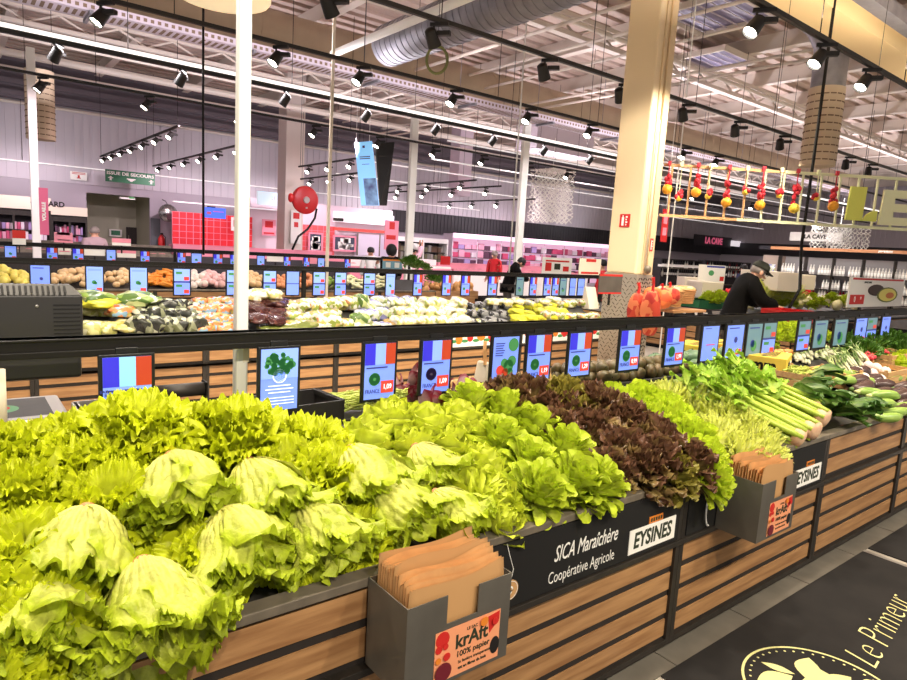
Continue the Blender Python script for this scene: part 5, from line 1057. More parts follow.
def extinguisher(px,py,Y,lb):
    P = at(px,py,Y=Y); t = thing('fire_extinguisher',lb,'fire extinguisher',(P.x,P.y,P.z-.3)); MB().lathe([(.1,0),(.11,.03),(.11,.45),(.05,.55),(.04,.58)],14).build('cylinder', M['red'], t, smooth=True); b = MB(); b.box((-.03,-.1,.58),(.03,.03,.64)); b.tube([(.03,0,.6),(.13,0,.5),(.12,0,.2)],.012,6); b.build('valve_and_hose', M['black'], t)
extinguisher(161.5,243,23.6,'red fire extinguisher beside the grey door')
# butchery corner
rt = mat('red_tile_grid',(230,40,54),.3)
def tiles(px0,px1,pyt,pyb,Y,nm,m):
    a, c = at(px0,pyt,Y=Y), at(px1,pyb,Y=Y); b = MB(); w,h = c.x-a.x, a.z; n, k = max(2,int(w/.22)), int(h/.2); b.box((0,0,0),(w,.05,h),1)
    for i in range(n):
        for j in range(k): b.box((i*w/n+.012,-.012,j*h/k+.01),((i+1)*w/n-.012,0,(j+1)*h/k-.01))
    o = b.build(nm,[m,M['pink']],None,loc=(a.x,Y,0)); return ST(o)
tiles(172,252,211,250,22.5,'wall_2',rt); tiles(300,334,224,256,22.5,'wall_3',mat('coral_tile',(238,96,100),.35))
fas = mat('lit_fascia',(250,240,246),.4,emit=.55)
rect('fascia','long white lit fascia above the red tiles','fascia',172,292,201,212,22.3,fas,.2); rect('fascia','white curved fascia above the butcher’s window','fascia',333,391,211,226,22.3,fas,.2,[('pink_tint',mat('fascia_tint',(206,222,240),.5,emit=.4),[(.45,.1,1,.8)])])
rect('coral_stripe','coral red stripe under the white fascia, over the butcher’s window','stripe',333,391,227,234,22.3,mat('coral',(236,84,74),.4),.1)
rect('shop_sign','pale lit sign reading LE BOU behind the white pole','sign',257,300,191,208,21.5,mat('pale_sign',(206,226,238),.4,emit=.6),.08,[('lettering',mat('faint_pink',(206,160,176),.5),[('LE BOU',.5,.55,.42)])])
rect('hanging_screen','blue hanging information screen in front of the red tiles','screen',204,225,207,219,18,M['blue'],.06,[('graphics',M['hotpink'],[(.1,.35,.3,.6),(.4,.6,.9,.68)]),('bracket',M['black'],[(.1,1,.5,1.12)])])
rect('red_poster','red and white price poster right of the white pole','poster',262,275,219,236,22.2,M['pink'],.04,[('print',M['redtop'],[(.2,.5,.8,.9),(.1,.1,.9,.2)])]); rect('wall_poster','white framed poster at the right end of the red tiles','poster',231,238,217,231,22.3,M['whiteink'],.05,[('red_panel',M['red'],[(.3,.3,.9,.8)])])
rect('red_banner','vertical red banner left of the pale column','banner',277.5,283,215,243,20.5,M['red'],.04,[('lettering',M['whiteink'],[(.35,.2,.65,.5)])])
rect('pink_banner','tall pink banner with a badge, right of the butcher’s doorway','banner',385,397,220,250,18,M['pink'],.04,[('badge',M['redink'],[(.3,.7,.7,.95),(.1,.35,.8,.5)])])
rect('small_sign','tiny dark sign above the butcher’s window','sign',333,343,217.5,221.5,22.0,M['graphite'],.05)
def window(px0,px1,pyt,pyb,Y,n):
    a, c = at(px0,pyt,Y=Y), at(px1,pyb,Y=Y); w,h = c.x-a.x,a.z-c.z; b = MB(); f=.06
    b.box((0,-.06,0),(w,0,f)); b.box((0,-.06,h-f),(w,0,h)); b.box((0,-.06,f),(f,0,h-f)); b.box((w-f,-.06,f),(w,0,h-f)); o = ST(b.build(n, M['pink'], None, loc=(a.x,Y,c.z))); MB().box((f,-.03,f),(w-f,-.01,h-f)).build('pane', mat('window_dark',(70,76,92),.15), o); b = MB(); rr = random.Random(3)
    for k in range(12): x = rr.uniform(f,w-.3); z = rr.uniform(f,h*.6); b.box((x,-.034,z),(x+rr.uniform(.1,.3),-.03,z+rr.uniform(.05,.2)))
    b.build('things_behind_glass', M['whiteink'], o)
window(333,355,235,252,22.2,'window_1'); window(308,322,232,252,22.2,'window_2')
rect('wall_4',None,None,355,391,234,262,22.25,mat('pale_lilac_wall',(206,196,216),.6),.04,[],'structure'); rect('door_3',None,None,358,378,234,256,22.2,mat('pale_door',(222,214,232),.5),.04,[('door_frame',M['steel'],[(-.06,0,.0,1.05),(1,0,1.06,1.05)])],'structure')
a, c = at(250,230,Y=22.6), at(392,230,Y=22.6); ST(MB().box((a.x,22.6,0),(c.x,22.7,3.0)).build('wall_5', mat('pale_pink_wall',(232,212,222),.6)))
# pale columns, poles, conduits
def post(name, lb, cat, px, pyt, pyb, D, w, m, zt=6.7, d=None, st=False):
    P = at(px,(pyt+pyb)/2,D=D); o = MB().box((-w/2,-(d or w)/2,0),(w/2,(d or w)/2,zt)).build(name, m, None, loc=(P.x,P.y,0), bevel=.01)
    if st: ST(o); o['label'] = lb; o['category'] = cat
    else: tag(o, lb, cat)
    return o
lil = mat('pale_lilac_paint',(222,206,220),.5)
post('column','pale column behind the white pole','column',291,90,245,20.5,.62,mat('pale_column',(226,214,206),.5),st=True); P = at(459,196,Y=20.6); ST(MB().box((-.32,-.3,0),(.32,.3,6.7-P.z)).build('column', lil, None, loc=P))
post('white_pole','white pole at the far left beside the poultry banner','pole',33,20,250,12.2,.14,M['pole'],4.9,.1); post('white_pole','slim white pole in front of the butcher, centre','pole',412,105,262,15,.18,M['pole'],4.6,.1); post('white_pole','slim white pole left of the white rod chandelier','pole',522,125,270,15.5,.2,M['pole'],4.7,.1)
post('white_pole','bright white pole rising from the near stand through the rail','pole',240,100,385,2.3*1.02,.046,M['pole'],6.6,.046); o = bpy.context.scene.objects['white_pole.003'] if 'white_pole.003' in bpy.data.objects else None
P = at(240,385,Y=2.325); o.location = (P.x,2.325,.9); o.scale.z = .86; MB().box((.002,-.0245,.37),(.0245,-.0231,.47)).build('tape', M['cream'], o, label='cream tape strip')
post('conduit','thin cream conduit dropping behind the near spotlights, centre left','conduit',331,0,262,10.5,.05,M['cream'],6.7); post('conduit','thin white conduit right of the big column','conduit',678,80,270,11,.022,M['pole'],6.5)
rect('poultry_banner','pink vertical banner reading VOLAILLE on the far-left pole','banner',38.5,49,187.5,235,12.1,M['hotpink'],.03)
o = bpy.data.objects['poultry_banner']; w, h = o.dimensions.x, o.dimensions.z; a = at(38.5,187.5,Y=12.1); c = at(49,235,Y=12.1); w,h = c.x-a.x,a.z-c.z
b = MB(); put_text(b,'VOLAILLE',w*.55,(0,0,0),bold=.004); b.v = [(w*.5-v[2],-.032+v[1],h*.5+v[0]) for v in b.v]; b.build('lettering', M['whiteink'], o)
# hose reel on the pale column
P = at(306,200,Y=15.9); t = thing('hose_reel','round red hose reel on the pale column','hose reel',(P.x,P.y,P.z)); T = RX(PI/2)
b = MB(); b.lathe([(.34,-.1),(.36,-.08),(.36,-.02),(.34,0),(.3,.02),(.001,.03)],26,0,T); b.build('drum', mat('reel_red',(176,22,24),.45), t, autos=35); b = MB(); b.lathe([(.09,.03),(.08,.06),(.001,.06)],14,0,T); b.box((-.02,-.045,-.22),(.03,-.03,-.18)); b.build('hub', M['lightmetal'], t); b = MB(); b.tube([(.3,-.02,-.2),(.25,-.03,-.45),(.05,-.03,-.75),(-.2,-.02,-.95),(-.35,0,-1.3)],.03,8); b.build('hose', M['black'], t, smooth=True); b = MB(); b.ell((-.42,0,.02),(.07,.08,.12)); b.build('red_box', M['red'], t); MB().box((-.1,0,-.1),(.1,.5,.1)).build('bracket', M['red'], t)
rect('equipment_panel','white panel with red fire signs under the hose reel','panel',290.5,300,210,244,19.5,M['white'],.06,[('red_signs',M['red'],[(.2,.75,.8,.93),(.3,.5,.7,.65)])])
# meat counters
def counterbox(px0,px1,Y,d,h,lb,m,top):
    a, c = at(px0,250,Y=Y), at(px1,250,Y=Y); w = c.x-a.x; t = thing('meat_counter',lb,'meat counter',(a.x,Y,0)); MB().box((0,0,.1),(w,d,h-.25)).build('cabinet', m, t, bevel=.02); MB().box((.05,.1,0),(w-.05,d-.1,.1)).build('plinth', M['black'], t); b = MB(); b.box((0,d-.4,h-.25),(w,d,h)); b.box((0,0,h-.25),(w,.08,h-.18)); b.build('rear_shelf', top, t)
    b = MB(); rr = random.Random(int(px0))
    for k in range(int(w/.25)): b.ell((.15+k*.25,.35+rr.uniform(-.1,.2),h-.22),(.1,.13,.05))
    b.build('meat_display', mat('meat',(200,90,96),.5,var=((230,160,160),(160,50,60)),scale=9), t, smooth=True); return t
counterbox(-20,180,16.5,1.2,1.3,'glass-topped meat counter at the left, under the red tiles',M['graphite'],M['steel']); counterbox(182,345,16.5,1.2,1.35,'meat counter in front of the red tiles, right of the white pole',M['darkband'],M['pink']); counterbox(350,452,16.2,1.2,1.25,'pink meat counter in front of the butcher',M['pink'],M['whiteink']); counterbox(455,590,16.8,1.3,1.15,'long pink and white meat chest before the refrigerated wall',M['whiteink'],M['pink'])
# refrigerated walls with packs
def case(px0,px1,Y,ztop,lb,frame,inner,packs,grp,n,ns,header=None,plab='tray',seed=0,pw=.16,ph=.12):
    a, c = at(px0,250,Y=Y), at(px1,250,Y=Y); w = c.x-a.x; t = thing('refrigerated_case',lb,'refrigerated case',(a.x,Y,0)); b = MB(); b.box((0,.6,0),(w,.66,ztop)); b.box((0,0,0),(.05,.6,ztop)); b.box((w-.05,0,0),(w,.6,ztop)); b.box((.05,0,0),(w-.05,.6,.25)); b.box((.05,0,ztop-.18),(w-.05,.6,ztop)); b.build('cabinet', frame, t)
    MB().box((.05,.58,.25),(w-.05,.6,ztop-.18)).build('back_lining', inner, t)
    for s in range(ns): MB().box((.05,.12,.55+s*(ztop-.85)/ns),(w-.05,.58,.575+s*(ztop-.85)/ns)).build('shelf', M['graphite'], t)
    m = MB(); nb = max(2,int(w/1.4))
    for k in range(1,nb): m.box((w*k/nb-.025,-.02,.25),(w*k/nb+.025,.0,ztop-.18))
    m.build('door_mullions', frame, t)
    rr = random.Random(seed); pr = [None]*len(packs)
    for s in range(ns):
        for k in range(n):
            i = rr.randrange(len(packs)); z = .577+s*(ztop-.85)/ns
            if pr[i] is None: o = pr[i] = MB().box((-pw/2,-.05,0),(pw/2,.05,ph)).build('meat_pack', packs[i], None, bevel=.01)
            else: o = dup(pr[i])
            o.location = (a.x+.1+(w-.2)*(k+.5)/n, Y+.18+rr.uniform(-.02,.05), z); o.scale = (min(1.3,(w-.2)/n/pw*.9),1,rr.uniform(.8,1.4)); tag(o, plab, 'pack', grp)
    return t, w
pk = [mat('pack_pink',(236,170,196),.4),mat('pack_white',(246,232,244),.4),mat('pack_magenta',(206,80,120),.4),mat('pack_violet',(176,150,206),.4),mat('pack_dark',(96,60,84),.5)]
glow = mat('pink_lit_lining',(246,196,224),.5,emit=.5); 
t, w = case(452,618,22,2.28,'long pink-lit refrigerated meat wall in the centre',lil,glow,pk,'meat packs in the pink refrigerated wall',30,4,plab='meat pack on the shelves of the pink refrigerated wall',seed=1,pw=.3,ph=.22); MB().box((0,-.1,2.1),(w,.0,2.3)).build('lit_header', mat('pink_header',(250,214,236),.4,emit=.8), t)
dk_ = mat('dark_lining',(64,56,66),.6)
t, w = case(-25,52,22,2.05,'dark refrigerated meat case at the far left',M['graphite'],dk_,pk,'meat packs in the far-left case',18,4,plab='meat pack in the dark case under the CANARD header',seed=2,pw=.2,ph=.2); b = MB(); put_text(b,'CANARD',.2,(1.72,-.06,2.24),bold=.008); MB().box((0,-.05,2.05),(w,0,2.4)).build('header', M['cream'], t); b.build('lettering', M['hair'], t)
t, w = case(52,88,22,1.95,'dark refrigerated case between the poultry banner and the corridor',M['graphite'],dk_,pk,'meat packs beside the corridor',12,4,plab='meat pack in the dark case beside the corridor',seed=3,pw=.2,ph=.2); MB().box((0,-.05,1.95),(w,0,2.2)).build('header', M['cream'], t)
gp = [mat('jar_olive',(110,106,80),.4),mat('jar_grey',(140,136,130),.4),mat('jar_brown',(90,66,50),.4)]
case(397,448,21.6,2.0,'dark grocery shelf behind the butcher',M['white'],dk_,gp,'jars behind the butcher',14,4,plab='small jar on the dark shelf behind the butcher',seed=4,pw=.16,ph=.2)
# wine corner on the right
def bottle(m, h=.3, r=.038):
    o = MB().lathe([(r*.9,0),(r,.01),(r,h*.6),(r*.8,h*.68),(r*.35,h*.78),(r*.33,h),(.001,h)],8).build('bottle', m, None, smooth=True); MB().lathe([(r*1.03,h*.2),(r*1.03,h*.5)],8).build('bottle_label', M['whiteink'], o); return o
wb = [bottle(M['bottle_dark']),bottle(M['bottle_red']),bottle(M['glass'])]; wu = [False]*3
def put_bottle(i, loc, lb, grp, s=1):
    if not wu[i]: o = wb[i]; wu[i] = True
    else: o = dup(wb[i])
    o.location = loc; o.scale = (s,)*3; tag(o, lb, 'bottle', grp)
def rack(px0,px1,Y,h,ns,lb,n,which,grp,blb,seed,s=1.0):
    a, c = at(px0,255,Y=Y), at(px1,255,Y=Y); w = c.x-a.x; t = thing('wine_rack',lb,'shelf',(a.x,Y,0)); b = MB(); b.box((0,.4,0),(w,.44,h)); b.box((0,0,0),(.05,.4,h)); b.box((w-.05,0,0),(w,.4,h)); b.build('frame', M['darkband'], t); rr = random.Random(seed)
    for k in range(ns):
        z = .1+(h-.15)*k/(ns-1); MB().box((.05,0,z),(w-.05,.4,z+.03)).build('shelf', M['steel'] if k % 2 else M['graphite'], t)
        if k < ns-1 and .7 < z:
            for q in range(n): put_bottle(rr.choice(which), (a.x+.12+(w-.24)*(q+.5)/n, Y+.15, z+.03), blb, grp, s)
    return t
rack(662,704,17.5,1.75,5,'dark bottle rack right of the column',18,(0,0,2),'bottles in the rack right of the column','bottle in the dark rack below the LA CAVE letters',1,1.2); rack(706,752,18.5,1.8,5,'dark bottle rack behind the shopper in black',18,(0,0,1,2),'bottles in the rack behind the shopper','bottle in the dark rack behind the shopper in black',2,1.2)
rect('white_counter_top','long white shelf edge in the wine corner, right of the column','shelf edge',658,704,264,268.5,16.8,M['whiteink'],.3)
# LA CAVE signs
o = rect('wine_sign','pink-red letters LA CAVE on the dark band','sign',694,730,234,248,22.8,M['darkband'],.06); b = MB(); put_text(b,'LA CAVE',.55,(0,0,0),bold=.02,sx=.95); a, c = at(694,234,Y=22.8), at(730,248,Y=22.8); b.v = [(v[0]+(c.x-a.x)/2,v[1]*25-.09,v[2]+(a.z-c.z)/2) for v in b.v]; b.build('lettering', mat('sign_rose_glow',(206,90,120),.4,emit=.5), o)  # letters given a glow so they read brighter; they are no lamp
rect('white_light_box','small white box sign right of the LA CAVE letters','sign',731,747,240.5,247.5,22.7,fas,.1)
def xrect(name, lb, cat, px0, px1, pyt, pyb, X, m, th=.05, text=None, tm=None, group=None):
    "a panel facing the entrance side (-X)"
    a, c = at(px0,pyt,X=X), at(px1,pyb,X=X); w = a.y-c.y; h = a.z-c.z
    o = MB().box((0,-th,0),(w,0,h)).build(name, m, None, loc=(X,a.y,c.z), rot=(0,0,-PI/2)); tag(o, lb, cat, group)
    if text: b = MB(); put_text(b, text[0], text[1]*h, (w*text[2],-th-.004,h*.5), bold=.008, sx=text[3]); b.build('lettering', tm, o)
    return o, w, h
xrect('wine_sign','white hanging panel reading LA CAVE','sign',791,842,232,242,26,M['whiteink'],.05,('LA CAVE',.62,.5,1.0),M['graphite'])
o, w, h = xrect('copper_header','copper-coloured header reading JUS DE FRUITS over the bottle shelves','header',762,925,246,255,22,M['copper'],.15,('JUS DE FRUITS',.62,.80,1.0),M['whiteink'])
MB().box((0,-.17,-.02),(w*.08,-.15,h*1.1)).build('dark_plate', M['bottle_dark'], o)
a, c = at(765,255,X=22.05), at(925,285,X=22.05); w = a.y-c.y; zt = a.z
t = thing('bottle_shelf','long drinks shelf of pale bottles under the copper header','shelf',(22.05,a.y,0),-PI/2); MB().box((0,.5,0),(w,.55,zt)).build('rear_panel', mat('shelf_grey',(150,146,146),.6), t); MB().box((-.05,0,0),(w*.10,.5,zt)).build('end_panel', mat('taupe_panel',(150,132,122),.6), t, label='taupe end panel'); MB().box((.05,-.012,.7),(w*.085,0,1.75)).build('poster', BM['blue'], t, label='poster with coloured columns'); b = MB()
for k in range(5): b.box((w*.1+k*w*.9/5-.01,.0,0),(w*.1+k*w*.9/5+.01,.25,zt))
b.build('uprights', M['graphite'], t)
rr = random.Random(8)
for s, z in enumerate((.75,1.05,1.5)):
    MB().box((w*.1,.05,z-.03),(w,.5,z)).build('shelf', M['graphite'], t)
    for q in range(46):
        if rr.random() < .12: continue
        u = w*(.11+.88*(q+.5)/46); put_bottle(2 if s or rr.random() < .6 else 1, (22.05+.18, a.y-u, z), 'pale juice bottle under the copper header', 'juice bottles under the copper header', 1.05)
# hanging V display
def slab(pts, th, m, name, parent, org, d):
    q = [Vector(p)-org for p in pts]; v = q+[p+d*th for p in q]; return MB().add(v, [(0,1,2,3),(7,6,5,4),(0,4,5,1),(1,5,6,2),(2,6,7,3),(3,7,4,0)]).build(name, m, parent)
P0 = at(372,142,D=14); t = thing('hanging_display','V-shaped hanging display with a pale blue phone advert','display',P0)
A4 = [at(354.5,142.5,D=14),at(372,141,D=14.1),at(379,205,D=14.1),at(361,205,D=14)]; s = slab(A4,.06,M['s_cyan'],'advert_face',t,P0,_f)
A5 = [at(375,143,D=14.2),at(394.5,142,D=14.6),at(386.5,205,D=14.6),at(379.5,205,D=14.2)]; slab(A5,.06,M['matblack'],'rear_face',t,P0,_f)
bi = lambda u,v: (A4[3]*(1-u)+A4[2]*u)*(1-v)+(A4[0]*(1-u)+A4[1]*u)*v-P0-_f*.006
def fq(b,u0,v0,u1,v1,mi): b.add([bi(u0,v0),bi(u1,v0),bi(u1,v1),bi(u0,v1)],[(0,1,2,3)],mi)
b = MB(); fq(b,.28,.0,.98,.42,1); b2 = MB(); fq(b2,.3,.64,.7,.648,0); fq(b2,.2,.725,.8,.74,0); fq(b2,.2,.755,.8,.77,0); fq(b2,.42,.9,.56,.94,0); b.build('phone_picture',[M['s_dark'],mat('phone_navy',(52,62,110),.4,emit=.4,var=((110,150,190),),scale=5)],s); b2.build('advert_lines', M['s_dark'], s)
b = MB(); b.tube([bi(.1,1),bi(.1,1)+Vector((0,0,1.6))],.008,5); b.tube([bi(.85,1),bi(.85,1)+Vector((0,0,1.6))],.008,5); b.build('wires', M['white'], t)
# white rod chandeliers
def rods(px0,px1,pyt,pyb,D,n,lb,m,seed):
    rr = random.Random(seed); P = at((px0+px1)/2,(pyt+pyb)/2,D=D); k = D/FPX; w, h = (px1-px0)*k, (pyb-pyt)*k; b = MB(); e_ = Vector((_r.x,_r.y,0)).normalized(); f_ = Vector((-e_.y,e_.x,0))
    nx = max(4,int(w/.15)); nz = max(4,int(h/.15))
    for i in range(nx):
        for j in range(nz):
            for y in (-.35,.35):
                c = Vector(((i+.5)/nx*w-w/2, y*w, (j+.5)/nz*h-h/2)); q = rr.uniform(.09,.13); a = rr.uniform(.5,1.1)
                for s_ in (1,-1): d = (e_*s_*math.cos(a)+Vector((0,0,1))*math.sin(a)+f_*rr.uniform(-.5,.5))*q; cc = e_*c.x+f_*c.y+Vector((0,0,c.z)); b.tube([cc-d,cc+d],.016,4)
    b.box((-w*.4,-w*.4,h*.5),(w*.4,w*.4,h*.5+.02)); b.tube([(0,0,h*.5),(0,0,h*.5+1.0)],.01,5); tag(b.build('rod_chandelier', m, None, loc=P), lb, 'chandelier')
rods(531,571,172,222,20,420,'big hanging tangle of white rods in the centre background',M['pole'],1); rods(818,860,226,250,24,200,'smaller tangle of white rods behind the copper header',M['pole'],2)
# ---------------------------------------------------------------- ceiling, ducts, tracks, spots
b = MB(); b.box((-14,-6,6.75),(60,27,6.9))
for i in range(82): b.box((-14,-6+i*.4,6.68),(60,-6+i*.4+.2,6.75))
ST(b.build('ceiling', M['deck']))
for i in range(20):
    x = -9+i*2.6
    b = MB(); b.box((x-.06,-6,6.35),(x+.06,27,6.68)); b.box((x-.1,-6,6.33),(x+.1,27,6.36)); o = ST(b.build('trim_4', M['purlin']))
for y in (1.0,9.3,17.5):
    b = MB(); b.box((-14,y-.08,5.9),(60,y+.08,5.98)); b.box((-14,y-.08,6.25),(60,y+.08,6.33))
    for k in range(60): b.bar((-14+k*1.2,y,5.98),(-13.4+k*1.2,y,6.25),.04); b.bar((-13.4+k*1.2,y,6.25),(-12.8+k*1.2,y,5.98),.04)
    ST(b.build('trim_5', M['purlin']))
def pipe(name, lb, cat, p, q, r, m, n=14, rings=0, ringm=None):
    t = thing(name, lb, cat, p); d = Vector(q)-Vector(p); b = MB(); b.tube([(0,0,0),tuple(d)], r, n); b.build('tube', m, t, smooth=False, autos=40)
    if rings:
        b = MB()
        for k in range(rings): c = d*((k+.5)/rings); e = d.normalized()*.03; b.tube([c-e,c+e], r*1.025, n)
        b.build('ribs', ringm or m, t, autos=40)
    return t
Zd = 5.75
a = at(250,24,Z=Zd); pipe('air_duct','long beige round air duct running across the ceiling','duct',(-2,a.y,Zd),(34,a.y,Zd),.36,M['beige'],20,18)
a = at(388,46,Z=5.0); c = at(520,-2,Z=5.0); pipe('air_duct','ribbed grey round duct with a closed end, top centre','duct',(a.x,a.y,5.0),(a.x,a.y-4.5,5.0),.33,M['galv'],22,30)
a = at(333,54,Z=4.7); pipe('ceiling_pipe','white pipe slanting across the top centre','pipe',(a.x,a.y,4.7),(a.x,a.y-6,4.7),.06,M['pole'],10)
for i,(px,py,z,r,lb) in enumerate(((400,75,5.6,.035,'thin cream sprinkler pipe left of the closed duct end'),(470,75,5.8,.035,'thin cream sprinkler pipe below the closed duct end'),(520,80,5.6,.03,'thin cream pipe right of the closed duct end'),(560,105,5.4,.03,'thin cream pipe crossing to the big column'),(760,60,5.4,.03,'thin cream pipe crossing the top right'))):
    a = at(px,py,Z=z); pipe('sprinkler_pipe',lb,'pipe',(a.x,-3,z),(a.x,20,z),r,M['purlin'],8)
for i,(px,py,z,r,lb) in enumerate(((60,62,5.4,.09,'thick pale pipe along the ceiling at the left'),(60,45,5.6,.05,'thin pale pipe above the thick one at the left'),(60,77,5.2,.06,'pale pipe below the light line at the left'),(60,95,5.6,.05,'pale pipe above the cladding at the left'),(120,118,5.2,.05,'pale pipe just above the cladding, left'),(500,110,5.6,.06,'pale pipe behind the spotlights, centre'),(800,110,5.8,.05,'pale pipe along the ceiling at the right'),(800,140,5.2,.05,'second pale pipe along the ceiling at the right'))):
    a = at(px,py,Z=z); pipe('ceiling_pipe',lb,'pipe',(-3,a.y,z),(38,a.y,z),r,M['purlin'],8)
# skylights, big beam, square ducts
def skylight(px,py,s,lb):
    P = at(px,py,Z=6.1); t = thing('skylight',lb,'skylight',(P.x,P.y,5.85)); b = MB()
    for (x0,y0,x1,y1) in ((-s,-s,s,-s+.06),(-s,s-.06,s,s),(-s,-s+.06,-s+.06,s-.06),(s-.06,-s+.06,s,s-.06)): b.box((x0,y0,.36),(x1,y1,.47))
    b.build('frame', M['purlin'], t); MB().box((-s+.06,-s+.06,.44),(s-.06,s-.06,.46)).build('pane', M['sky'], t); b = MB()
    for k in range(7): b.box((-s+.06,-s+.1+k*s*.28,.40),(s-.06,-s+.12+k*s*.28,.42))
    b.build('bars', M['lilac'], t)
skylight(715,24,.8,'purple-grey skylight right of the column top'); skylight(712,68,.7,'small skylight below the purple-grey one')
a = at(850,30,Z=5.2); t = thing('light_beam','wide pale yellow beam at the top right','beam',(0,a.y,5.1)); MB().box((2,-.3,0),(34,.3,.5)).build('casing', mat('beam_yellow',(236,206,150),.6), t); MB().box((2,-.65,.1),(34,-.45,.28)).build('side_channel', M['galv'], t)
a = at(560,141,D=22.5); t = thing('square_duct','lilac square duct block in the centre background','duct',(a.x,a.y,a.z)); MB().box((-1.6,-.5,-.5),(1.2,.5,.3)).build('plenum', M['lilac'], t); MB().bar((.5,0,.2),(2.2,0,1.2),.7,.7).build('elbow', M['galv'], t)
def textile(px,pyt,pyb,D,r,lb,elbow):
    P = at(px,(pyt+pyb)/2,D=D); zt, zb = at(px,pyt,D=D).z, at(px,pyb,D=D).z; t = thing('textile_duct',lb,'duct',(P.x,P.y,zb)); h = zt-zb
    b = MB(); b.tube([(0,0,0),(0,0,h)], r, 20); b.build('sleeve', M['textile'], t, autos=40); b = MB(); n = int(h/.12)
    for k in range(n):
        for q in range(16): A_ = 2*PI*q/16; b.box((r-.001,-.045,.08+k*(h-.1)/n),(r+.004,.045,.1+k*(h-.1)/n),0,RZ(A_))
    b.build('perforations', M['holes'], t)
    if elbow: b = MB(); b.tube([(0,0,h),(0,0,h+.5),(-.05,.02,h+.75),(-.25,.1,h+1.0),(-.6,.25,h+1.2),(-2.4,1.0,h+1.7)], r*.95, 18); b.build('elbow', M['galv'], t, autos=50)
    for s_ in (-1,1): MB().tube([(s_*r*.9,0,h),(s_*r*.9,0,6.3-zb)],.006,5).build('hanger_wire', M['graphite'], t)
    return t
textile(822,90,166,11,.28,'beige perforated vertical duct at the right, with a grey elbow above',True); textile(40,72,139,14,.28,'pale perforated vertical duct at the far left',False)
MB_c = at(330,72,Z=4.75); 
t = thing('cable_tray','long lilac perforated cable tray across the ceiling','cable tray',(0,MB_c.y,4.75)); b = MB(); b.box((-4,-.22,0),(30,.22,.02)); b.box((-4,-.24,0),(30,-.22,.11)); b.box((-4,.22,0),(30,.24,.11)); b.build('channel', M['lilac'], t); b = MB()
for k in range(330): b.box((-3.9+k*.1,-.2425,.03),(-3.85+k*.1,-.24,.08)); b.box((-3.9+k*.1,-.15,-.002),(-3.85+k*.1,.15,0))
b.build('slots', M['holes'], t); b = MB()
for k in range(14): b.bar((-3+k*2.4,-.3,-.03),(-3+k*2.4,.3,-.03),.05); b.tube([(-3+k*2.4,.28,0),(-3+k*2.4,.28,1.7)],.008,5)
b.build('hangers', M['galv'], t)
# lighting tracks (run along X) and spots
def spot_proto():
    t = thing('track_spot','black track spot','spotlight'); b = MB(); b.box((-.10,-.018,-.035),(.10,.018,0)); b.build('adapter', M['track'], t); b = MB(); b.tube([(-.06,0,-.035),(-.06,0,-.11)],.012,6); b.box((-.02,-.03,-.13),(.12,.03,-.085)); b.build('arm', M['track'], t)
    h = MB(); h.lathe([(.035,-.11),(.06,-.09),(.075,.08),(.068,.08),(.06,.05)],16); hd = h.build('head', M['track'], t, autos=40); hd.location = (-.07,0,-.16); MB().lathe([(.001,.055),(.066,.06)],16).build('lens', M['lamp'], hd)
    return t
SP = spot_proto(); SP_used = [False]
def spot(loc, yaw, tilt, lb, grp, s=1.0):
    if not SP_used[0]: o = SP; SP_used[0] = True
    else: o = dup(SP)
    o.location = loc; o.rotation_euler = (0,0,yaw); o.scale = (s,)*3; tag(o, lb, 'spotlight', grp)
    for k in kids(o):
        if k.name.startswith('head'): k.rotation_euler = tilt
    return o
def lamp(P, aim, w, ang=70, col=(1,.9,.76), r=.05):
    l = bpy.data.lights.new('spot_light', 'SPOT'); l.energy = w; l.spot_size = math.radians(ang); l.spot_blend = .6; l.color = col; l.shadow_soft_size = r
    o = bpy.data.objects.new('spot_light', l); COL.objects.link(o); o.location = P; o.rotation_euler = (Vector(aim)-Vector(P)).to_track_quat('-Z','Y').to_euler()
def track(lb, Y, z, x0, x1, m, hang=True, th=.04):
    t = thing('lighting_track', lb, 'lighting track', (x0,Y,z)); MB().box((0,-th/2,0),(x1-x0,th/2,th)).build('rail', m, t)
    for k in range(int((x1-x0)/2.4)+1): MB().tube([(k*2.4+.3,0,th),(k*2.4+.3,0,6.3-z)],.006,5).build('suspension_wire', M['graphite'], t)
    return t
WHITE, WARM, PINK = (1,.95,.9), (1,.88,.70), (1,.80,.90)
ZT = 4.0
def trackrow(lb, px, py, x0, x1, spots, grp, lit, tilt, m=None, th=.045):
    Y = at(px,py,Z=ZT).y; track(lb, Y, ZT, x0, x1, m or M['track'], th=th)
    for i, sx in enumerate(spots):
        P = at(sx, py+0, Y=Y); P = Vector((P.x, Y, ZT))
        spot(P, -.9 if tilt else .9, tilt or (1.9,0,0), 'black spotlight %s, %s from the left' % (grp, ORD[i]), 'spotlights '+grp)
    return Y
HD = (PI*.80,0,-.5); HB = (PI*.78,.0,PI-.3)   # lens towards the aisle / towards the back
Y0 = trackrow('black lighting track at the top right', 765, 8, 2, 30, [(765),(832),(881)], 'of the top right track', True, (PI*.82,.35,-.5))
Y1 = trackrow('black lighting track from the top centre towards the big column and beyond', 600, 75, 1.5, 34, [334,437,549,627,692,746,793,831,862,886], 'of the track past the big column', False, HB)
Y2 = trackrow('black lighting track across the upper left and centre', 450, 88, -3, 30, [107,280,363,457,533,596,693,727], 'of the upper-left track', True, HD)
Y3 = at(300,94,Z=ZT).y; tt = track('long bright white light line with a black rail', Y3, ZT, -3, 30, M['track'], th=.06); MB().box((0,-.045,.06),(33,.045,.115)).build('light_tube', M['tube'], tt, label='glowing white tube')
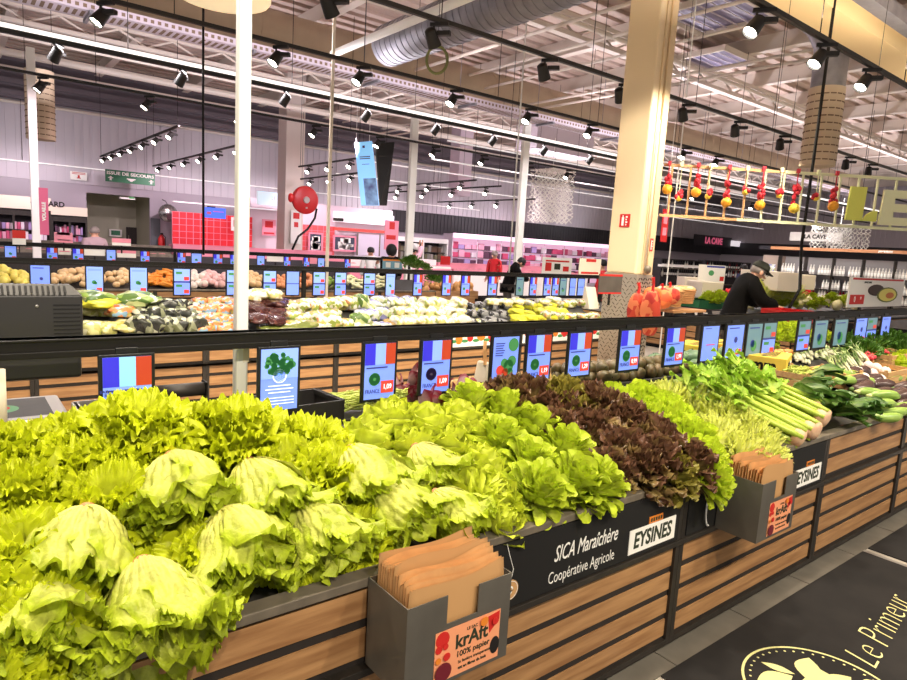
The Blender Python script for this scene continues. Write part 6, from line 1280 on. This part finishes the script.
for i, sx in enumerate([60,183,286,367,437,495,547,594,640]): P = at(sx,100,Y=Y3); spot((P.x,Y3,ZT),.9,HB,'dark spotlight under the white light line, %s from the left' % ORD[i],'spotlights under the white light line')
Y4 = trackrow('thin black lighting track behind the white light line', 450, 149, -3, 36, [45,150,242,316,380,436,485,531,571,640,700,760], 'of the track behind the light line', True, HD)
# short tracks running into the depth, above the butchery
def ytrack(lb, a, c, z, n, grp, s=.85):
    A_, C_ = at(*a,Z=z), at(*c,Z=z); x = (A_.x+C_.x)/2; y0, y1 = sorted((A_.y,C_.y)); y0, y1 = y0, min(y1, 21.8)
    t = thing('lighting_track',lb,'lighting track',(x,y0,z)); MB().box((-.02,0,0),(.02,y1-y0,.04)).build('rail', M['track'], t)
    for k in (0,1): MB().tube([(0,.1+k*(y1-y0-.2),.04),(0,.1+k*(y1-y0-.2),6.3-z)],.006,5).build('suspension_wire', M['graphite'], t)
    for i in range(n): spot((x,y0+(y1-y0)*(i+.4)/n,z),.3,(PI*.75,.2,-1.2),'small spotlight %s, %s from the near end' % (grp, ORD[i]),'spotlights '+grp,s)
ytrack('short track of spots left of the exit sign', (82.6,163.7),(180,127),3.7,7,'of the track beside the exit sign'); ytrack('short track of spots right of the exit sign',(153,168),(243,143),3.6,6,'of the track right of the exit sign')
for i,(a,c,z,n,w) in enumerate((((303,168),(356,158),3.6,3,'left of the hanging display, upper'),((303,180),(358,173),3.5,3,'left of the hanging display, lower'),((389,188),(470,180),3.4,3,'right of the hanging display, upper'),((388,194),(495,186),3.3,4,'right of the hanging display, lower'),((450,204),(522,198),3.2,4,'left of the rod chandelier'))): ytrack('short track of spots '+w, a, c, z, n, 'of the track '+w.replace('hanging ',''))
for i,(px,py,z,lb) in enumerate(((560,190,4.1,'thin white light line behind the big column, highest'),(560,203,3.8,'thin white light line behind the column, second down'),(720,192,4.3,'thin white light line behind the garland, highest'),(720,206,3.9,'thin white light line behind the garland, lower'),(100,170,4.6,'thin white conduit line on the cladding at left'))):
    a = at(px,py,Z=z); Y = min(a.y,22.5) if i < 4 else 23.8; z = at(px,py,Y=Y).z; x0, x1 = ((10,38) if i < 4 else (-5,20)); t = thing('light_line',lb,'light line',(x0,Y,z)); MB().box((0,-.022,0),(x1-x0,.022,.03)).build('batten', M['batten'], t)
    for k in range(8): MB().tube([(k*(x1-x0)/7.2,0,.035),(k*(x1-x0)/7.2,0,max(.06,6.4-z))],.006,4).build('hanger_wire', M['graphite'], t)
# black hanging cables
def cable(lb, pts, r, m): tag(MB().tube(pts, r, 6).build('hanging_cable', m, None, smooth=True), lb, 'cable')
P = at(203,130,D=7.5); cable('thin black cable pair left of the white pole',[(P.x,P.y,6.4),(P.x,P.y,3.2),(P.x+.01,P.y,1.42)],.014,M['black'])
P = at(827,59,D=8.6); q = at(795,312,D=8.6); cable('black power cable hanging in front of the right-hand garland',[(P.x,P.y,6.4),(P.x,P.y,3.2),(P.x-.02,P.y,2.0),(q.x+.05,q.y,1.4),(q.x-.12,q.y+.03,1.14)],.022,M['black'])
P = at(528,0,D=9.5); cable('thin white wire hanging left of the slim pole',[(P.x,P.y,6.4),(P.x,P.y,1.3)],.012,M['white'])
# ring and round disc lamp
P = at(437,60,D=8); tag(MB().tube([(.13*math.cos(a),0,.16*math.sin(a)) for a in np.linspace(0,2*PI,24)],.018,7).build('wreath_ring', M['chard'] if 'chard' in M else mat('ring_green',(120,124,70),.6), None, smooth=True, loc=P, rot=(0,0,-.67)), 'green ring hanging below the pipe, top centre', 'ring'); MB().tube([(0,0,.16),(0,0,6.3-P.z)],.004,5).build('hanging_wire', M['graphite'], bpy.data.objects['wreath_ring'])
P = at(222,-2,D=6.5); tag(MB().lathe([(.46,.0),(.48,.03),(.3,.09),(.001,.1)],28).build('disc_lamp', mat('disc_shade',(250,226,180),.5,emit=.5), None, smooth=True, loc=P), 'cream round disc lamp cut by the top edge', 'lamp'); MB().tube([(0,0,.1),(0,0,6.3-P.z)],.008,5).build('hanging_wire', M['graphite'], bpy.data.objects['disc_lamp'])
# ---------------------------------------------------------------- wooden trellis with fruit garlands and LE letters
GD = 8.2; P0 = at(668,165,D=GD); e = Vector((_r.x,_r.y,0)).normalized(); rz = math.atan2(e.y,e.x); k = GD/FPX
t = thing('fruit_trellis','wooden ladder trellis hanging at the right, painted yellow towards its end','trellis',(P0.x,P0.y,P0.z),rz); zb = -.63; W = 3.6
def two(nm, wood, paint):
    if wood.v: wood.build(nm, M['lattice'], t)
    if paint.v: paint.build(nm, M['limew'], t, label='pale yellow painted rail')
w_, p_ = MB(), MB(); w_.box((-.05,-.014,-.018),(1.5,.014,.018)); p_.box((1.5,-.014,-.018),(W,.014,.018)); two('top_rail', w_, p_)
w_, p_ = MB(), MB(); w_.box((-.05,-.014,zb-.018),(.95,.014,zb+.018)); p_.box((.95,-.014,zb-.018),(W,.014,zb+.018)); two('bottom_rail', w_, p_)
for i in range(15): MB().box((.06+.24*i-.011,-.011,zb+.018),(.06+.24*i+.011,.011,-.018)).build('upright', M['lattice'] if i < 5 else M['limew'], t)
for x in (.1,1.3,2.5,3.5): MB().tube([(x,0,.018),(x,0,6.3-P0.z)],.0035,5).build('suspension_wire', M['graphite'], t)
T = TR(P0.x,P0.y,P0.z) @ RZ(rz)
def letter(px0, lb, polys, holes=None):
    x0 = (px0-668)*k; o = thing('letter_panel', lb, 'letter', T @ Vector((x0,-.06,0)), rz); b = MB()
    for poly in polys: b.prism([(x,z) for x,z in poly], .035)
    b.build('panel', M['lime' if px0 < 880 else 'limew'], o); return o
letter(851,'yellow-green letter L on the trellis, with a leaf-shaped foot',[[(-.01,-.555),(0.01,-.135),(.215,-.135),(.2,-.555)],[(.205,-.555),(.385,-.555),(.385,-.42),(.32,-.43),(.26,-.47)]])
letter(884,'pale yellow-green letter E at the right edge of the trellis',[[(0,-.59),(0.02,-.15),(.15,-.15),(.15,-.59)],[(.15,-.25),(.15,-.15),(.42,-.15),(.42,-.25)],[(.15,-.42),(.15,-.32),(.40,-.32),(.40,-.42)],[(.15,-.59),(.15,-.49),(.42,-.49),(.42,-.59)]])
gr = mat('garland_red',(196,36,52),.5); go = mat('garland_orange',(244,168,40),.5); gy = mat('garland_yellow',(240,206,70),.5)
for i,(px,pyb,big) in enumerate(((668.5,190,1),(681,199,0),(697.5,193,1),(710,197,0),(729,203,1),(747,193,0),(763,206,1),(781,196,0),(797.5,209,1),(818,199,0),(836.5,207,1))):
    x = (px-668)*k; zz = -(pyb-166-.06*(px-668))*k; o = thing('fruit_garland','hanging garland of %s, %s from the left on the trellis' % ('red ribbon and an orange ball' if big else 'small red and yellow fruits', ORD[i]),'garland',T @ Vector((x,-.045,0)),rz,'fruit garlands on the trellis')
    b = MB(); b.tube([(0,0,.04),(0,.0,zz*.5),(0,0,zz)],.007,5); b.box((-.018,-.012,-.01),(.018,.02,.045)); b.build('ribbon', gr if big else M['limew'], o)
    b = MB(); rr = random.Random(i)
    for q in range(9 if big else 5): f_ = rr.uniform(.35,.85) if big else rr.uniform(.8,1.0); b.ell((rr.uniform(-.03,.03),rr.uniform(-.03,.03),zz*f_),(.028,.028,.035))
    b.build('red_fruits', gr, o, smooth=True); s = .065 if big else .04; MB().ell((0,0,zz),(s,s,s)).build('ball', go if big and i != 8 else gy, o, smooth=True)
# ---------------------------------------------------------------- light
def area(x, y, z, sx, sy, w, col, up=False):
    l = bpy.data.lights.new('tube_and_fill_light','AREA'); l.shape = 'RECTANGLE'; l.size = sx; l.size_y = sy; l.energy = w; l.color = col
    o = bpy.data.objects.new('tube_and_fill_light', l); COL.objects.link(o); o.location = (x,y,z); o.rotation_euler = (PI,0,0) if up else (0,0,0)
for i in range(8): lamp((-1.0+i*1.15,1.55,3.95),(-.8+i*1.15,1.75,.95),LP['front'],64,WARM)
for i in range(6): lamp((-.5+i*1.5,-1.6,3.95),(-.2+i*1.5,1.4,.4),LP['panel'],70,WARM)
for i in range(6): lamp((.2+i*1.5,Y0+.05,3.9),(.2+i*1.5,5.8,.45),LP['bfront'],75,WARM)
for i in range(8): lamp((.2+i*1.2,Y0-.1,3.9),(.2+i*1.2,2.0,.95),LP['front2'],70,WARM)
for i in range(8): lamp((.2+i*1.2,Y1-.2,3.85),(.2+i*1.2,6.1,.9) if i % 2 else (.2+i*1.2,2.9,.95),LP['mid'],75,WHITE)
for i in range(7): lamp((.5+i*1.6,Y2-.2,3.85),(.5+i*1.6,6.2,.9) if i % 2 else (.5+i*1.6,10.9,.9),LP['mid'],75,WHITE)
for i in range(5): lamp((9+i*2.2,5.6,3.9),(10.5+i*2.2,6.4,.9),LP['mid'],80,WARM)
lamp((4.2,3.2,3.9),(6.2,4.6,2.2),LP['col'],50,WARM); lamp((1.3,.9,3.9),(.85,2.3,1.9),110,34,WHITE); lamp((-.3,.9,3.9),(.83,2.3,3.0),110,40,WHITE); lamp((8.5,5.2,3.9),(10.2,2.6,2.5),90,60,WARM)
for y in (4,9,13): area(21.2,y,2.5,.3,4,38,WHITE)
for i in range(6): lamp((1+i*3,Y4,3.9),(1+i*3,17,1.0),LP['back'],90,PINK)
for x in (4,12,20,28): area(x,Y3,3.98,8,.12,LP['tube'],(1,.93,.95))
for (x,y) in ((4,Y3),(16,Y3),(28,Y3),(6,Y0),(18,Y0),(6,16),(18,16),(30,16)):
    area(x,y,4.2,10,.12,LP['ceil']*(1 if x < 10 and y > 9 else 1.3),(.96,.9,1) if y > 9 else (1,.86,.70),True)  # uplights added to brighten the ceiling, some where no tube hangs
for x in (14,26): area(x,17.5,4.4,12,.12,LP['tube'],(1,.96,.98))
for i in range(6): lamp((2+i*4,20.5,3.6),(2+i*4,22.6,1.6),LP['wall'],110,PINK)
for i in range(4): lamp((18+i*4,17-3*i,3.9),(21+i*2.5,16-3*i,1.2),LP['wall'],110,WHITE)
for i in range(5): lamp((2+i*6,21.5,3.3),(2+i*6,23.9,4.6),LP['up'],120,(1,.94,.98))
w = bpy.data.worlds.new('World'); SC.world = w; w.use_nodes = True; bg = w.node_tree.nodes['Background']; bg.inputs['Color'].default_value = (1,.94,.9,1); bg.inputs['Strength'].default_value = LP['world']
cd = bpy.data.cameras.new('camera'); co = bpy.data.objects.new('camera', cd); COL.objects.link(co); SC.camera = co
cd.sensor_width = 36; cd.lens = 36*FPX/907; cd.clip_start = .05; cd.clip_end = 200
co.matrix_world = Matrix(((_r.x,_u.x,-_f.x,0),(_r.y,_u.y,-_f.y,0),(_r.z,_u.z,-_f.z,EYE),(0,0,0,1)))
vs = SC.view_settings; vs.view_transform = 'Standard'; vs.look = 'None'; vs.gamma = 1; vs.use_curve_mapping = False; vs.exposure = LP['exposure']
SC.cycles.max_bounces = 6; SC.cycles.diffuse_bounces = 3; SC.cycles.glossy_bounces = 2; SC.cycles.transmission_bounces = 3; SC.cycles.sample_clamp_indirect = 6; SC.cycles.use_denoising = True
for a in list(bpy.data.objects):
    if a.type == 'MESH' and a.users_collection == (): pass
